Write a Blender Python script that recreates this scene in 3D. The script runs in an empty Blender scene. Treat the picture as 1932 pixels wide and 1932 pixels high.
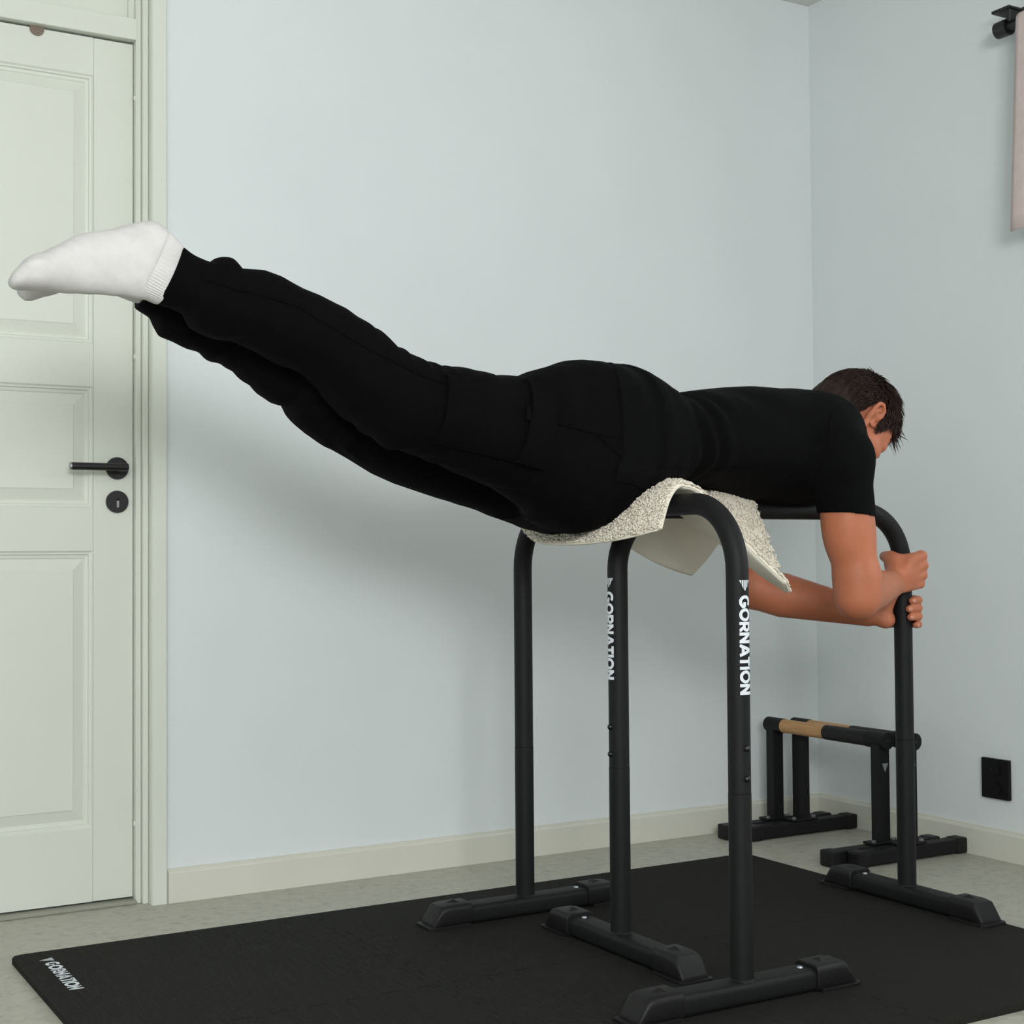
import bpy, bmesh, math, random
import numpy as np
from mathutils import Vector, Matrix
from mathutils.bvhtree import BVHTree

random.seed(7)
rng = np.random.default_rng(11)
scn = bpy.context.scene
COL = scn.collection

# ------------------------------------------------------------------ camera, world, light, exposure
F_PX, YAW, PITCH, ROLL, CAM_H = 2744.3, 0.52700856, 0.02947365, -0.00746913, 0.81
CAM = np.array([0.0, 0.0, CAM_H])
_fw = np.array([math.sin(YAW) * math.cos(PITCH), math.cos(YAW) * math.cos(PITCH), math.sin(PITCH)])
_r = np.array([math.cos(YAW), -math.sin(YAW), 0.0])
_u = np.cross(_r, _fw)
_R = math.cos(ROLL) * _r + math.sin(ROLL) * _u
_U = -math.sin(ROLL) * _r + math.cos(ROLL) * _u
cam_d = bpy.data.cameras.new('camera')
cam_d.sensor_fit = 'HORIZONTAL'
cam_d.sensor_width = 36.0
cam_d.lens = 36.0 * F_PX / 1932.0
cam_d.clip_start = 0.05
cam = bpy.data.objects.new('camera', cam_d)
COL.objects.link(cam)
m = Matrix.Identity(4)
for i in range(3):
    m[i][0] = _R[i]; m[i][1] = _U[i]; m[i][2] = -_fw[i]; m[i][3] = CAM[i]
cam.matrix_world = m
scn.camera = cam

world = bpy.data.worlds.new('world')
scn.world = world
world.use_nodes = True
bg = world.node_tree.nodes['Background']
bg.inputs['Color'].default_value = (0.80, 0.90, 1.0, 1)
bg.inputs['Strength'].default_value = 1.0


def area_light(name, loc, rot, sx, sy, power, color):
    d = bpy.data.lights.new(name, 'AREA')
    d.shape = 'RECTANGLE'; d.size = sx; d.size_y = sy
    d.energy = power; d.color = color
    o = bpy.data.objects.new(name, d)
    o.location = loc; o.rotation_euler = rot
    COL.objects.link(o)
    return o


# daylight entering through the window in the right wall and the one behind the camera
area_light('daylight_right_window', (3.16, 0.95, 1.55), (0, math.radians(90), 0), 1.25, 2.0, 20, (0.96, 0.98, 0.98))
area_light('daylight_rear_window', (-0.20, -1.58, 1.86), (math.radians(90), 0, 0), 1.6, 0.9, 142, (0.96, 0.98, 0.98))

vs = scn.view_settings
vs.view_transform = 'Standard'
vs.look = 'None'
vs.exposure = -0.2
vs.gamma = 1.0
vs.use_curve_mapping = False


def at(x, y, X=None, Y=None, Z=None):
    """the point of the place on plane X, Y or Z that the photograph shows at pixel x, y"""
    d = _fw + _R * (x - 966) / F_PX - _U * (y - 966) / F_PX
    t = (X - CAM[0]) / d[0] if X is not None else (Y - CAM[1]) / d[1] if Y is not None else (Z - CAM[2]) / d[2]
    return CAM + d * t


# ------------------------------------------------------------------ materials
def lin(r, g, b):
    f = lambda c: (c / 255 / 12.92) if c / 255 <= 0.04045 else ((c / 255 + 0.055) / 1.055) ** 2.4
    return (f(r), f(g), f(b), 1.0)


def mat(name, rgb, rough=0.6, spec=0.4, metal=0.0, var=0.0, vscale=20.0, bump=0.0, bscale=200.0, sheen=0.0, sss=0.0,
        detail=4.0):
    m = bpy.data.materials.new(name)
    m.use_nodes = True
    nt = m.node_tree
    b = nt.nodes['Principled BSDF']
    c = lin(*rgb)
    b.inputs['Base Color'].default_value = c
    b.inputs['Roughness'].default_value = rough
    b.inputs['Specular IOR Level'].default_value = spec
    b.inputs['Metallic'].default_value = metal
    if sheen:
        b.inputs['Sheen Weight'].default_value = sheen
        b.inputs['Sheen Roughness'].default_value = 0.6
    if sss:
        b.inputs['Subsurface Weight'].default_value = sss
        b.inputs['Subsurface Radius'].default_value = (0.010, 0.004, 0.002)
        b.inputs['Subsurface Scale'].default_value = 0.6
    tc = nt.nodes.new('ShaderNodeTexCoord')
    if var:
        n = nt.nodes.new('ShaderNodeTexNoise')
        n.inputs['Scale'].default_value = vscale
        n.inputs['Detail'].default_value = detail
        nt.links.new(tc.outputs['Object'], n.inputs['Vector'])
        r = nt.nodes.new('ShaderNodeValToRGB')
        r.color_ramp.elements[0].position = 0.3
        r.color_ramp.elements[1].position = 0.7
        r.color_ramp.elements[0].color = tuple(v * (1 - var) for v in c[:3]) + (1,)
        r.color_ramp.elements[1].color = tuple(min(1, v * (1 + var)) for v in c[:3]) + (1,)
        nt.links.new(n.outputs['Fac'], r.inputs['Fac'])
        nt.links.new(r.outputs['Color'], b.inputs['Base Color'])
    if bump:
        n2 = nt.nodes.new('ShaderNodeTexNoise')
        n2.inputs['Scale'].default_value = bscale
        n2.inputs['Detail'].default_value = 3.0
        nt.links.new(tc.outputs['Object'], n2.inputs['Vector'])
        bp = nt.nodes.new('ShaderNodeBump')
        bp.inputs['Strength'].default_value = bump
        bp.inputs['Distance'].default_value = 0.002
        nt.links.new(n2.outputs['Fac'], bp.inputs['Height'])
        nt.links.new(bp.outputs['Normal'], b.inputs['Normal'])
    return m


M = {}
M['wall'] = mat('wall_paint', (226, 231, 232), 0.75, 0.25, var=0.012, vscale=3, bump=0.06, bscale=260)
M['ceiling'] = mat('ceiling_paint', (226, 227, 222), 0.85, 0.2, bump=0.05, bscale=200)
M['cream'] = mat('cream_lacquer', (221, 224, 214), 0.42, 0.4, var=0.01, vscale=5, bump=0.02, bscale=60)
M['base'] = mat('baseboard_paint', (216, 215, 203), 0.5, 0.35, var=0.015, vscale=8)
M['steel'] = mat('black_powder_coat', (24, 24, 25), 0.55, 0.22, bump=0.12, bscale=900)
M['rubber'] = mat('black_rubber', (22, 21, 22), 0.5, 0.3, var=0.1, vscale=60, bump=0.1, bscale=300)
M['bolt'] = mat('black_bolt', (14, 14, 14), 0.22, 0.6)
M['screw'] = mat('zinc_screw', (190, 195, 205), 0.35, 0.5, metal=0.9)
M['print'] = mat('white_print', (226, 230, 236), 0.6, 0.3)
M['print_grey'] = mat('grey_print', (150, 152, 155), 0.6, 0.3)
M['black_plastic'] = mat('black_plastic', (7, 7, 8), 0.4, 0.25)
M['black_metal'] = mat('black_metal_fitting', (20, 19, 20), 0.42, 0.5)
M['silver'] = mat('brushed_steel', (160, 162, 165), 0.4, 0.5, metal=0.9)
M['cap_brown'] = mat('brown_plug', (128, 112, 100), 0.6, 0.3)
M['pink'] = mat('pink_fabric', (218, 198, 194), 0.9, 0.15, var=0.05, vscale=40, bump=0.25, bscale=500, sheen=0.2)
M['cotton'] = mat('black_cotton', (8, 8, 9), 0.92, 0.09, var=0.10, vscale=40, bump=0.25, bscale=700)
M['twill'] = mat('black_twill', (7, 6, 8), 0.92, 0.08, var=0.10, vscale=60, bump=0.3, bscale=900)
M['sock'] = mat('white_knit', (212, 208, 207), 0.95, 0.1, var=0.05, vscale=30, bump=0.3, bscale=500)
M['skin'] = mat('skin', (182, 110, 80), 0.5, 0.35, var=0.07, vscale=22, bump=0.10, bscale=350, sss=0.12)
M['nail'] = mat('nail', (196, 134, 110), 0.35, 0.4)
M['hair'] = mat('dark_brown_hair', (42, 28, 24), 0.65, 0.2, var=0.3, vscale=90)
M['eye'] = mat('eyeball', (225, 220, 214), 0.2, 0.5)
M['iris'] = mat('iris', (50, 32, 22), 0.2, 0.5)
M['canvas'] = mat('cream_canvas', (238, 230, 215), 0.9, 0.15, var=0.03, vscale=15, bump=0.25, bscale=600)
M['boucle'] = mat('cream_boucle', (238, 229, 214), 0.95, 0.1, var=0.06, vscale=60, bump=0.3, bscale=400)
M['wood'] = mat('beech_wood', (196, 150, 100), 0.45, 0.4)
M['sky_glass'] = mat('window_frame_paint', (232, 233, 228), 0.4, 0.4)


def ramp_mat_floor():
    m = mat('linoleum', (162, 161, 149), 0.45, 0.4)
    nt = m.node_tree; b = nt.nodes['Principled BSDF']
    tc = nt.nodes.new('ShaderNodeTexCoord')
    a = nt.nodes.new('ShaderNodeTexNoise'); a.inputs['Scale'].default_value = 34; a.inputs['Detail'].default_value = 7
    a.inputs['Roughness'].default_value = 0.7; a.inputs['Distortion'].default_value = 0.6
    mp = nt.nodes.new('ShaderNodeMapping'); mp.inputs['Scale'].default_value = (1.0, 1.0, 1.0)
    nt.links.new(tc.outputs['Object'], mp.inputs['Vector'])
    nt.links.new(mp.outputs['Vector'], a.inputs['Vector'])
    r = nt.nodes.new('ShaderNodeValToRGB')
    e = r.color_ramp.elements
    e[0].position = 0.30; e[0].color = lin(150, 150, 140)
    e[1].position = 0.46; e[1].color = lin(175, 173, 160)
    x = e.new(0.70); x.color = lin(188, 185, 172)
    nt.links.new(a.outputs['Fac'], r.inputs['Fac'])
    nt.links.new(r.outputs['Color'], b.inputs['Base Color'])
    return m


M['floor'] = ramp_mat_floor()
M['threshold'] = mat('threshold_lino', (150, 150, 138), 0.5, 0.35, var=0.03, vscale=20)


def ribbed_mat():
    m = mat('eva_foam', (41, 41, 39), 0.85, 0.12)
    nt = m.node_tree; b = nt.nodes['Principled BSDF']
    tc = nt.nodes.new('ShaderNodeTexCoord')
    w = nt.nodes.new('ShaderNodeTexWave'); w.wave_type = 'BANDS'; w.bands_direction = 'X'
    w.inputs['Scale'].default_value = 62.0
    nt.links.new(tc.outputs['Object'], w.inputs['Vector'])
    bp = nt.nodes.new('ShaderNodeBump'); bp.inputs['Strength'].default_value = 0.7; bp.inputs['Distance'].default_value = 0.002
    nt.links.new(w.outputs['Fac'], bp.inputs['Height'])
    nt.links.new(bp.outputs['Normal'], b.inputs['Normal'])
    n = nt.nodes.new('ShaderNodeTexNoise'); n.inputs['Scale'].default_value = 900; n.inputs['Detail'].default_value = 2
    nt.links.new(tc.outputs['Object'], n.inputs['Vector'])
    r = nt.nodes.new('ShaderNodeValToRGB'); e = r.color_ramp.elements
    e[0].position = 0.25; e[0].color = lin(33, 33, 30)
    e[1].position = 0.80; e[1].color = lin(45, 44, 41)
    nt.links.new(n.outputs['Fac'], r.inputs['Fac'])
    nt.links.new(r.outputs['Color'], b.inputs['Base Color'])
    return m


M['foam'] = ribbed_mat()


def wood_mat():
    m = M['wood']; nt = m.node_tree; b = nt.nodes['Principled BSDF']
    tc = nt.nodes.new('ShaderNodeTexCoord')
    mp = nt.nodes.new('ShaderNodeMapping'); mp.inputs['Scale'].default_value = (60, 4, 60)
    n = nt.nodes.new('ShaderNodeTexNoise'); n.inputs['Scale'].default_value = 3.0; n.inputs['Detail'].default_value = 5
    nt.links.new(tc.outputs['Object'], mp.inputs['Vector']); nt.links.new(mp.outputs['Vector'], n.inputs['Vector'])
    r = nt.nodes.new('ShaderNodeValToRGB'); e = r.color_ramp.elements
    e[0].position = 0.3; e[0].color = lin(176, 130, 84)
    e[1].position = 0.7; e[1].color = lin(205, 160, 112)
    nt.links.new(n.outputs['Fac'], r.inputs['Fac']); nt.links.new(r.outputs['Color'], b.inputs['Base Color'])


wood_mat()


# ------------------------------------------------------------------ object helpers
def link(name, me, material, parent=None, smooth=False):
    o = bpy.data.objects.new(name, me)
    COL.objects.link(o)
    if material is not None and not me.materials:
        me.materials.append(material)
    if smooth:
        me.polygons.foreach_set('use_smooth', [True] * len(me.polygons))
    if parent is not None:
        o.parent = parent
        w = parent.location
        pp = parent.parent
        off = Vector(w)
        if parent.get('_abs') is not None:
            off = Vector(parent['_abs'])
        o.matrix_parent_inverse = Matrix.Translation(-off)
        o['_abs'] = [0.0, 0.0, 0.0]
    return o


def mesh(name, verts, faces):
    me = bpy.data.meshes.new(name)
    if isinstance(verts, np.ndarray):
        verts = verts.tolist()
    if isinstance(faces, np.ndarray):
        faces = faces.tolist()
    me.from_pydata(verts, [], faces)
    me.update()
    return me


def tag(o, label=None, cat=None, group=None, kind=None):
    if label: o['label'] = label
    if cat: o['category'] = cat
    if group: o['group'] = group
    if kind: o['kind'] = kind
    return o


def thing(name, loc, label, cat, group=None):
    o = bpy.data.objects.new(name, None)
    o.empty_display_size = 0.1
    o.location = loc
    COL.objects.link(o)
    o['_abs'] = [float(v) for v in loc]
    return tag(o, label, cat, group)


class MB:
    """collects simple solids into one mesh"""
    def __init__(self):
        self.bm = bmesh.new()

    def box(self, x0, x1, y0, y1, z0, z1, bevel=0.0, seg=2):
        r = bmesh.ops.create_cube(self.bm, size=1.0)
        vs_ = r['verts']
        for v in vs_:
            v.co = Vector(((x0 + x1) / 2 + v.co.x * (x1 - x0), (y0 + y1) / 2 + v.co.y * (y1 - y0), (z0 + z1) / 2 + v.co.z * (z1 - z0)))
        if bevel:
            es = list({e for v in vs_ for e in v.link_edges})
            bmesh.ops.bevel(self.bm, geom=es, offset=bevel, segments=seg, affect='EDGES', profile=0.6)
        return self

    def cyl(self, a, b, r, r2=None, n=24, cap=True):
        a = Vector(a); b = Vector(b)
        r2 = r if r2 is None else r2
        d = (b - a)
        q = d.to_track_quat('Z', 'Y')
        vs1 = []; vs2 = []
        for i in range(n):
            t = 2 * math.pi * i / n
            o = Vector((math.cos(t), math.sin(t), 0))
            vs1.append(self.bm.verts.new(a + q @ (o * r)))
            vs2.append(self.bm.verts.new(b + q @ (o * r2)))
        for i in range(n):
            j = (i + 1) % n
            self.bm.faces.new((vs1[i], vs1[j], vs2[j], vs2[i]))
        if cap:
            self.bm.faces.new(vs1[::-1]); self.bm.faces.new(vs2)
        return self

    def tube(self, pts, r, n=24, cap=True):
        pts = [Vector(p) for p in pts]
        rings = []
        prev = None
        for i, p in enumerate(pts):
            t = (pts[min(i + 1, len(pts) - 1)] - pts[max(i - 1, 0)]).normalized()
            if prev is None:
                up = Vector((0, 0, 1)) if abs(t.z) < 0.9 else Vector((1, 0, 0))
                x = t.cross(up).normalized()
            else:
                x = (prev - t * prev.dot(t)).normalized()
            y = t.cross(x)
            prev = x
            rr = r[i] if isinstance(r, (list, tuple)) else r
            rings.append([self.bm.verts.new(p + (x * math.cos(a) + y * math.sin(a)) * rr) for a in [2 * math.pi * k / n for k in range(n)]])
        for i in range(len(rings) - 1):
            for k in range(n):
                j = (k + 1) % n
                self.bm.faces.new((rings[i][k], rings[i][j], rings[i + 1][j], rings[i + 1][k]))
        if cap:
            self.bm.faces.new(rings[0][::-1]); self.bm.faces.new(rings[-1])
        return self

    def ball(self, c, rx, ry=None, rz=None, u=16, v=10):
        r = bmesh.ops.create_uvsphere(self.bm, u_segments=u, v_segments=v, radius=1.0)
        for w in r['verts']:
            w.co = Vector((c[0] + w.co.x * rx, c[1] + w.co.y * (ry or rx), c[2] + w.co.z * (rz or rx)))
        return self

    def prism(self, poly, axis, d0, d1, bevel=0.0):
        """poly in the plane orthogonal to axis (x: (y,z), y: (x,z), z: (x,y))"""
        def P(p, d):
            return {'x': (d, p[0], p[1]), 'y': (p[0], d, p[1]), 'z': (p[0], p[1], d)}[axis]
        a = [self.bm.verts.new(P(p, d0)) for p in poly]
        b = [self.bm.verts.new(P(p, d1)) for p in poly]
        n = len(poly)
        fs = [self.bm.faces.new(a[::-1]), self.bm.faces.new(b)]
        for i in range(n):
            j = (i + 1) % n
            fs.append(self.bm.faces.new((a[i], a[j], b[j], b[i])))
        if bevel:
            es = [e for e in b[0].link_faces[0].edges] if False else list({e for f in fs[1:2] for e in f.edges})
            bmesh.ops.bevel(self.bm, geom=es, offset=bevel, segments=2, affect='EDGES', profile=0.6)
        return self

    def build(self, name, material, parent=None, smooth=False, auto=None):
        bmesh.ops.recalc_face_normals(self.bm, faces=self.bm.faces)
        me = bpy.data.meshes.new(name)
        self.bm.to_mesh(me); self.bm.free()
        o = link(name, me, material, parent, smooth or auto is not None)
        if auto is not None:
            me.set_sharp_from_angle(angle=math.radians(auto))
        return o


# ------------------------------------------------------------------ the room
YW, XR, ZC = 3.385, 3.045, 2.5           # back wall, right wall, ceiling
XL, YN = -1.6, -1.55                      # left wall, wall behind the camera
DL, DR = 0.13, 0.957                      # door leaf
def struct(o):
    o['kind'] = 'structure'; return o

struct(MB().box(XL - .1, XR + .1, YN - .1, YW + .3, -0.08, 0.0).build('floor', M['floor']))
struct(MB().box(XL - .1, XR + .1, YN - .1, YW + .3, ZC, ZC + .1).build('ceiling', M['ceiling']))
# back wall with the door opening
b = MB()
b.box(1.0, XR + .1, YW, YW + .25, 0, ZC)
b.box(XL - .1, 0.085, YW, YW + .25, 0, ZC)
struct(b.build('wall_back', M['wall']))
struct(MB().box(XL - .1, XL, YN - .1, YW + .2, 0, ZC).build('wall_left', M['wall']))
# right wall with the window opening next to the camera
WY0, WY1, WZ0, WZ1 = -0.05, 1.95, 0.92, 2.18
b = MB()
b.box(XR, XR + .2, WY1, YW + .25, 0, ZC)
b.box(XR, XR + .2, YN - .1, WY0, 0, ZC)
b.box(XR, XR + .2, WY0, WY1, 0, WZ0)
b.box(XR, XR + .2, WY0, WY1, WZ1, ZC)
struct(b.build('wall_right', M['wall']))
# wall behind the camera with its window
b = MB()
b.box(XL, -1.0, YN - .2, YN, 0, ZC)
b.box(.6, XR, YN - .2, YN, 0, ZC)
b.box(-1.0, .6, YN - .2, YN, 0, 1.40)
b.box(-1.0, .6, YN - .2, YN, 2.32, ZC)
struct(b.build('wall_rear', M['wall']))


def window(name, axis, a0, a1, z0, z1, d0, d1):
    w = bpy.data.objects.new(name, None); COL.objects.link(w); struct(w)
    mid = (a0 + a1) / 2
    def bx(p0, p1, q0, q1):
        return MB().box(d0, d1, p0, p1, q0, q1, .004) if axis == 'x' else MB().box(p0, p1, d0, d1, q0, q1, .004)
    bx(a0, a1, z0, z0 + .05).build('window_frame', M['sky_glass'], w)
    bx(a0, a1, z1 - .05, z1).build('window_frame', M['sky_glass'], w)
    bx(a0, a0 + .05, z0 + .05, z1 - .05).build('window_frame', M['sky_glass'], w)
    bx(a1 - .05, a1, z0 + .05, z1 - .05).build('window_frame', M['sky_glass'], w)
    bx(mid - .025, mid + .025, z0 + .05, z1 - .05).build('mullion', M['sky_glass'], w)
    return w


window('window_1', 'x', WY0, WY1, WZ0, WZ1, XR + .02, XR + .07)
window('window_2', 'y', -1.0, .6, 1.40, 2.32, YN - .07, YN - .02)


def profile_board(name, pts, path_axis, s0, s1, material, parent=None):
    """a board whose cross-section pts (d, z) runs along an axis; d is measured into the room"""
    b = MB()
    if path_axis == 'x':
        b.prism([(YW - d, z) for d, z in pts], 'x', s0, s1)
    else:
        b.prism([(XR - d, z) for d, z in pts], 'y', s0, s1)
    return b.build(name, material, parent)


BB = [(0, 0), (.014, 0), (.014, .068), (.0125, .072), (.008, .0745), (.008, .0775), (.004, .079), (0, .079)]
struct(profile_board('baseboard_back', BB, 'x', 1.024, XR, M['base']))
struct(profile_board('baseboard_right', BB, 'y', YN, YW - .0142, M['base']))
# corner bead where the two boards meet
# ------------------------------------------------------------------ door
door = bpy.data.objects.new('door_1', None); door.location = ((DL + DR) / 2, 3.43, 0.013)
COL.objects.link(door); struct(door); door['_abs'] = list(door.location)
door['label'] = 'cream panelled interior door with black lever handle'
LY = 3.432
LZ0, LZ1 = 0.013, 2.038


def panel_piece(name, x0, x1, z0, z1, parent):
    """raised field: stepped moulding, then a sloping border up to a flat field"""
    steps = [(0.0, 0.0), (0.004, 0.004), (0.008, 0.0045), (0.010, 0.009), (0.016, 0.0100), (0.019, 0.0125), (0.043, 0.0045), (0.045, 0.003)]
    vs_, fs_ = [], []
    for ins, dep in steps:
        for (x, z) in ((x0 + ins, z0 + ins), (x1 - ins, z0 + ins), (x1 - ins, z1 - ins), (x0 + ins, z1 - ins)):
            vs_.append((x, LY + dep, z))
    for k in range(len(steps) - 1):
        for i in range(4):
            j = (i + 1) % 4
            fs_.append((k * 4 + i, k * 4 + j, k * 4 + 4 + j, k * 4 + 4 + i))
    k = (len(steps) - 1) * 4
    fs_.append((k, k + 1, k + 2, k + 3))
    return link(name, mesh(name, vs_, fs_), M['cream'], parent)


ST = DR - 0.863            # stile width
px0, px1 = DL + ST, 0.863
rails = [(LZ0, 0.183), (0.827, 0.927), (1.212, 1.313), (1.949, LZ1)]
fields = [(0.183, 0.827), (0.927, 1.212), (1.313, 1.949)]
for x0, x1 in ((DL, px0 - .0006), (px1 + .0006, DR)):
    MB().box(x0, x1, LY, LY + .036, LZ0, LZ1, .0012, 1).build('stile', M['cream'], door)
for z0, z1 in rails:
    MB().box(px0, px1, LY + .0002, LY + .036, z0, z1).build('rail', M['cream'], door)
for z0, z1 in fields:
    panel_piece('panel', px0, px1, z0, z1, door)
# lever handle
hx, hz = 0.919, 1.021
h = MB().cyl((hx, LY, hz), (hx, LY - .008, hz), 0.0265, 0.0258, 40).build('rosette', M['black_metal'], door, auto=40)
MB().cyl((hx, LY - .008, hz), (hx, LY - .05, hz), 0.0095, n=24).build('lever_neck', M['black_metal'], h, auto=40)
MB().cyl((hx + .012, LY - .052, hz), (hx - .118, LY - .052, hz + .0), 0.0088, n=28).build('lever', M['black_metal'], h, auto=40)
MB().cyl((hx - .118, LY - .052, hz), (hx - .1215, LY - .052, hz), 0.0088, 0.0084, 28).build('lever_tip', M['silver'], h, auto=40)
k = MB().cyl((hx, LY, hz - .079), (hx, LY - .007, hz - .079), 0.0265, 0.0258, 40).build('key_rosette', M['black_metal'], door, auto=40)
MB().cyl((hx, LY - .0071, hz - .0745), (hx, LY - .0077, hz - .0745), 0.0042, n=20).build('keyhole', M['black_plastic'], k)
MB().prism([(hx - .0022, hz - .0925), (hx + .003, hz - .0925), (hx + .0034, hz - .0765), (hx - .0022, hz - .0765)], 'y', LY - .0071, LY - .0078).build('keyhole_slot', M['silver'], k)
MB().cyl((0.733, LY - .0008, 2.036), (0.733, LY - .0028, 2.036), 0.0165, n=28).build('hole_plug', M['cap_brown'], door)
# frame: jambs, stop, transom rail, panel above, casing
fr = bpy.data.objects.new('trim_1', None); fr.location = (1.0, YW, 0); fr['_abs'] = list(fr.location); COL.objects.link(fr); struct(fr)
fr['label'] = 'cream door frame and casing'
for s, e in ((1, DR), (-1, DL)):
    b = MB()
    x = lambda v: e + s * v
    lo = lambda a, c: (min(x(a), x(c)), max(x(a), x(c)))
    b.box(*lo(.0016, .014), 3.412, YW + .25, 0, ZC - .002, .0015, 1)
    b.build('jamb', M['cream'], fr)
    MB().box(*lo(.0146, .0275), 3.398, YW + .25, 0, ZC - .002, .0015, 1).build('jamb_step', M['cream'], fr)
    pts = [(x(.0282), YW + .02), (x(.0282), 3.377), (x(.031), 3.3725), (x(.062), 3.3715), (x(.0655), 3.374), (x(.067), 3.378), (x(.067), YW + .02)]
    MB().prism(pts, 'z', 0, ZC - .002).build('casing', M['cream'], fr)
for z in (0.185, 1.286, 1.905):
    MB().ball((DR + .002, 3.420, z), .005, .006, .008, 12, 8).build('frame_bumper', M['cream'], fr, smooth=True)
MB().box(DL - .003, DR + .003, 3.410, 3.50, 2.0425, 2.094, .003, 2).build('transom_rail', M['cream'], fr)
MB().box(DL - .003, DR + .003, 3.440, 3.50, 2.094, ZC - .002).build('transom_panel', M['cream'], fr)
MB().box(DR - .012, DR + .003, 3.428, 3.441, 2.094, ZC - .002, .002, 1).build('transom_bead', M['cream'], fr)
MB().box(DL - .003, DR + .003, 3.405, 3.62, 0.0, 0.009, .002, 1).build('threshold', M['threshold'], fr)
# the dark hall behind the door
struct(MB().box(-.2, 1.2, 3.64, 3.70, 0, ZC).build('wall_hall', M['wall']))

# ------------------------------------------------------------------ lettering as geometry
def glyph(ch):
    """strokes (polyline, half-width) in a unit-high cell; returns list of polylines and advance"""
    H = 0.11
    arc = lambda cx, cy, rx, ry, a0, a1, n=22: [(cx + rx * math.cos(math.radians(a0 + (a1 - a0) * i / n)), cy + ry * math.sin(math.radians(a0 + (a1 - a0) * i / n))) for i in range(n + 1)]
    if ch == 'O': return [arc(.47, .5, .39, .39, 0, 360, 36)], 1.0
    if ch == 'G': return [arc(.47, .5, .39, .39, 48, 345, 30), [(.86, .46), (.50, .46)], [(.83, .5), (.83, .2)]], .98
    if ch == 'R': return [[(.11, 0), (.11, 1)], [(.11, .89), (.42, .89)] + arc(.42, .645, .225, .245, 90, -90, 14) + [(.11, .40)], [(.38, .40), (.70, 0)]], .80
    if ch == 'N': return [[(.11, 0), (.11, 1)], [(.11, .94), (.71, .06)], [(.71, 0), (.71, 1)]], .90
    if ch == 'A': return [[(.07, 0), (.46, 1)], [(.46, 1), (.85, 0)], [(.22, .28), (.70, .28)]], .92
    if ch == 'T': return [[(.02, .89), (.72, .89)], [(.37, .9), (.37, 0)]], .74
    if ch == 'I': return [[(.12, 0), (.12, 1)]], .30
    return [], .4


def text_strokes(text, hw=0.122):
    quads, x = [], 0.0
    for ch in text:
        pls, adv = glyph(ch)
        for pl in pls:
            # subdivide long strokes so that they can follow a curved surface
            p2 = []
            for (a, c), (b_, d) in zip(pl[:-1], pl[1:]):
                n = max(1, int(math.hypot(b_ - a, d - c) / 0.12))
                p2 += [(a + (b_ - a) * i / n, c + (d - c) * i / n) for i in range(n)]
            p2.append(pl[-1])
            pl = np.array(p2) + np.array([x, 0])
            t = np.gradient(pl, axis=0)
            t /= np.linalg.norm(t, axis=1)[:, None] + 1e-9
            nrm = np.stack([-t[:, 1], t[:, 0]], 1) * hw
            for i in range(len(pl) - 1):
                # four points across so that wide strokes bend too
                for k in range(2):
                    a0 = pl[i] + nrm[i] * (k - 1); a1 = pl[i] + nrm[i] * k
                    b0 = pl[i + 1] + nrm[i + 1] * (k - 1); b1 = pl[i + 1] + nrm[i + 1] * k
                    quads.append([np.clip(v, [-9, 0], [99, 1]) for v in (a0, b0, b1, a1)])
        x += adv + .03
    return quads, x


def place_quads(name, quads, fn, material, parent):
    vs_, fs_ = [], []
    for q in quads:
        k = len(vs_)
        vs_ += [fn(float(p[0]), float(p[1])) for p in q]
        fs_.append((k, k + 1, k + 2, k + 3))
    me = mesh(name, vs_, fs_)
    bm = bmesh.new(); bm.from_mesh(me)
    bmesh.ops.dissolve_degenerate(bm, edges=bm.edges, dist=1e-6)
    bm.to_mesh(me); bm.free()
    return link(name, me, material, parent)


def emblem_quads(w=1.0, hgt=1.0, n=5, gap=0.34, rows=1):
    """striped triangle pointing down: stripes run along its height"""
    out = []
    for i in range(n):
        c0 = -w / 2 + w * i / n + gap * w / n / 2
        c1 = -w / 2 + w * (i + 1) / n - gap * w / n / 2
        f0 = (1 - abs(c0) / (w / 2)) * hgt; f1 = (1 - abs(c1) / (w / 2)) * hgt
        out.append([np.array(p) for p in ((c0, 0), (c1, 0), (c1, -max(f1, .04 * hgt)), (c0, -max(f0, .04 * hgt)))])
    return out


# ------------------------------------------------------------------ foam puzzle mat: 3 x 2 tiles
MX = [0.604, 1.247, 1.868, 2.492]
MY = [1.788, 2.424, 3.060]
MT = 0.012
mt = thing('exercise_mat', (1.548, 2.424, 0), 'black ribbed foam puzzle mat lying on the grey floor', 'mat')


def jig(p0, p1, side, n=9, amp=.011):
    """a jigsaw edge from p0 to p1"""
    p0 = np.array(p0); p1 = np.array(p1)
    t = (p1 - p0); L = np.linalg.norm(t); t /= L
    nn = np.array([-t[1], t[0]]) * side
    pts = []
    for i in range(n):
        for u_, v_ in ((.10, -amp), (.46, -amp), (.42, amp), (.94, amp)):
            pts.append(p0 + t * L * (i + u_) / n + nn * v_)
    return pts


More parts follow.
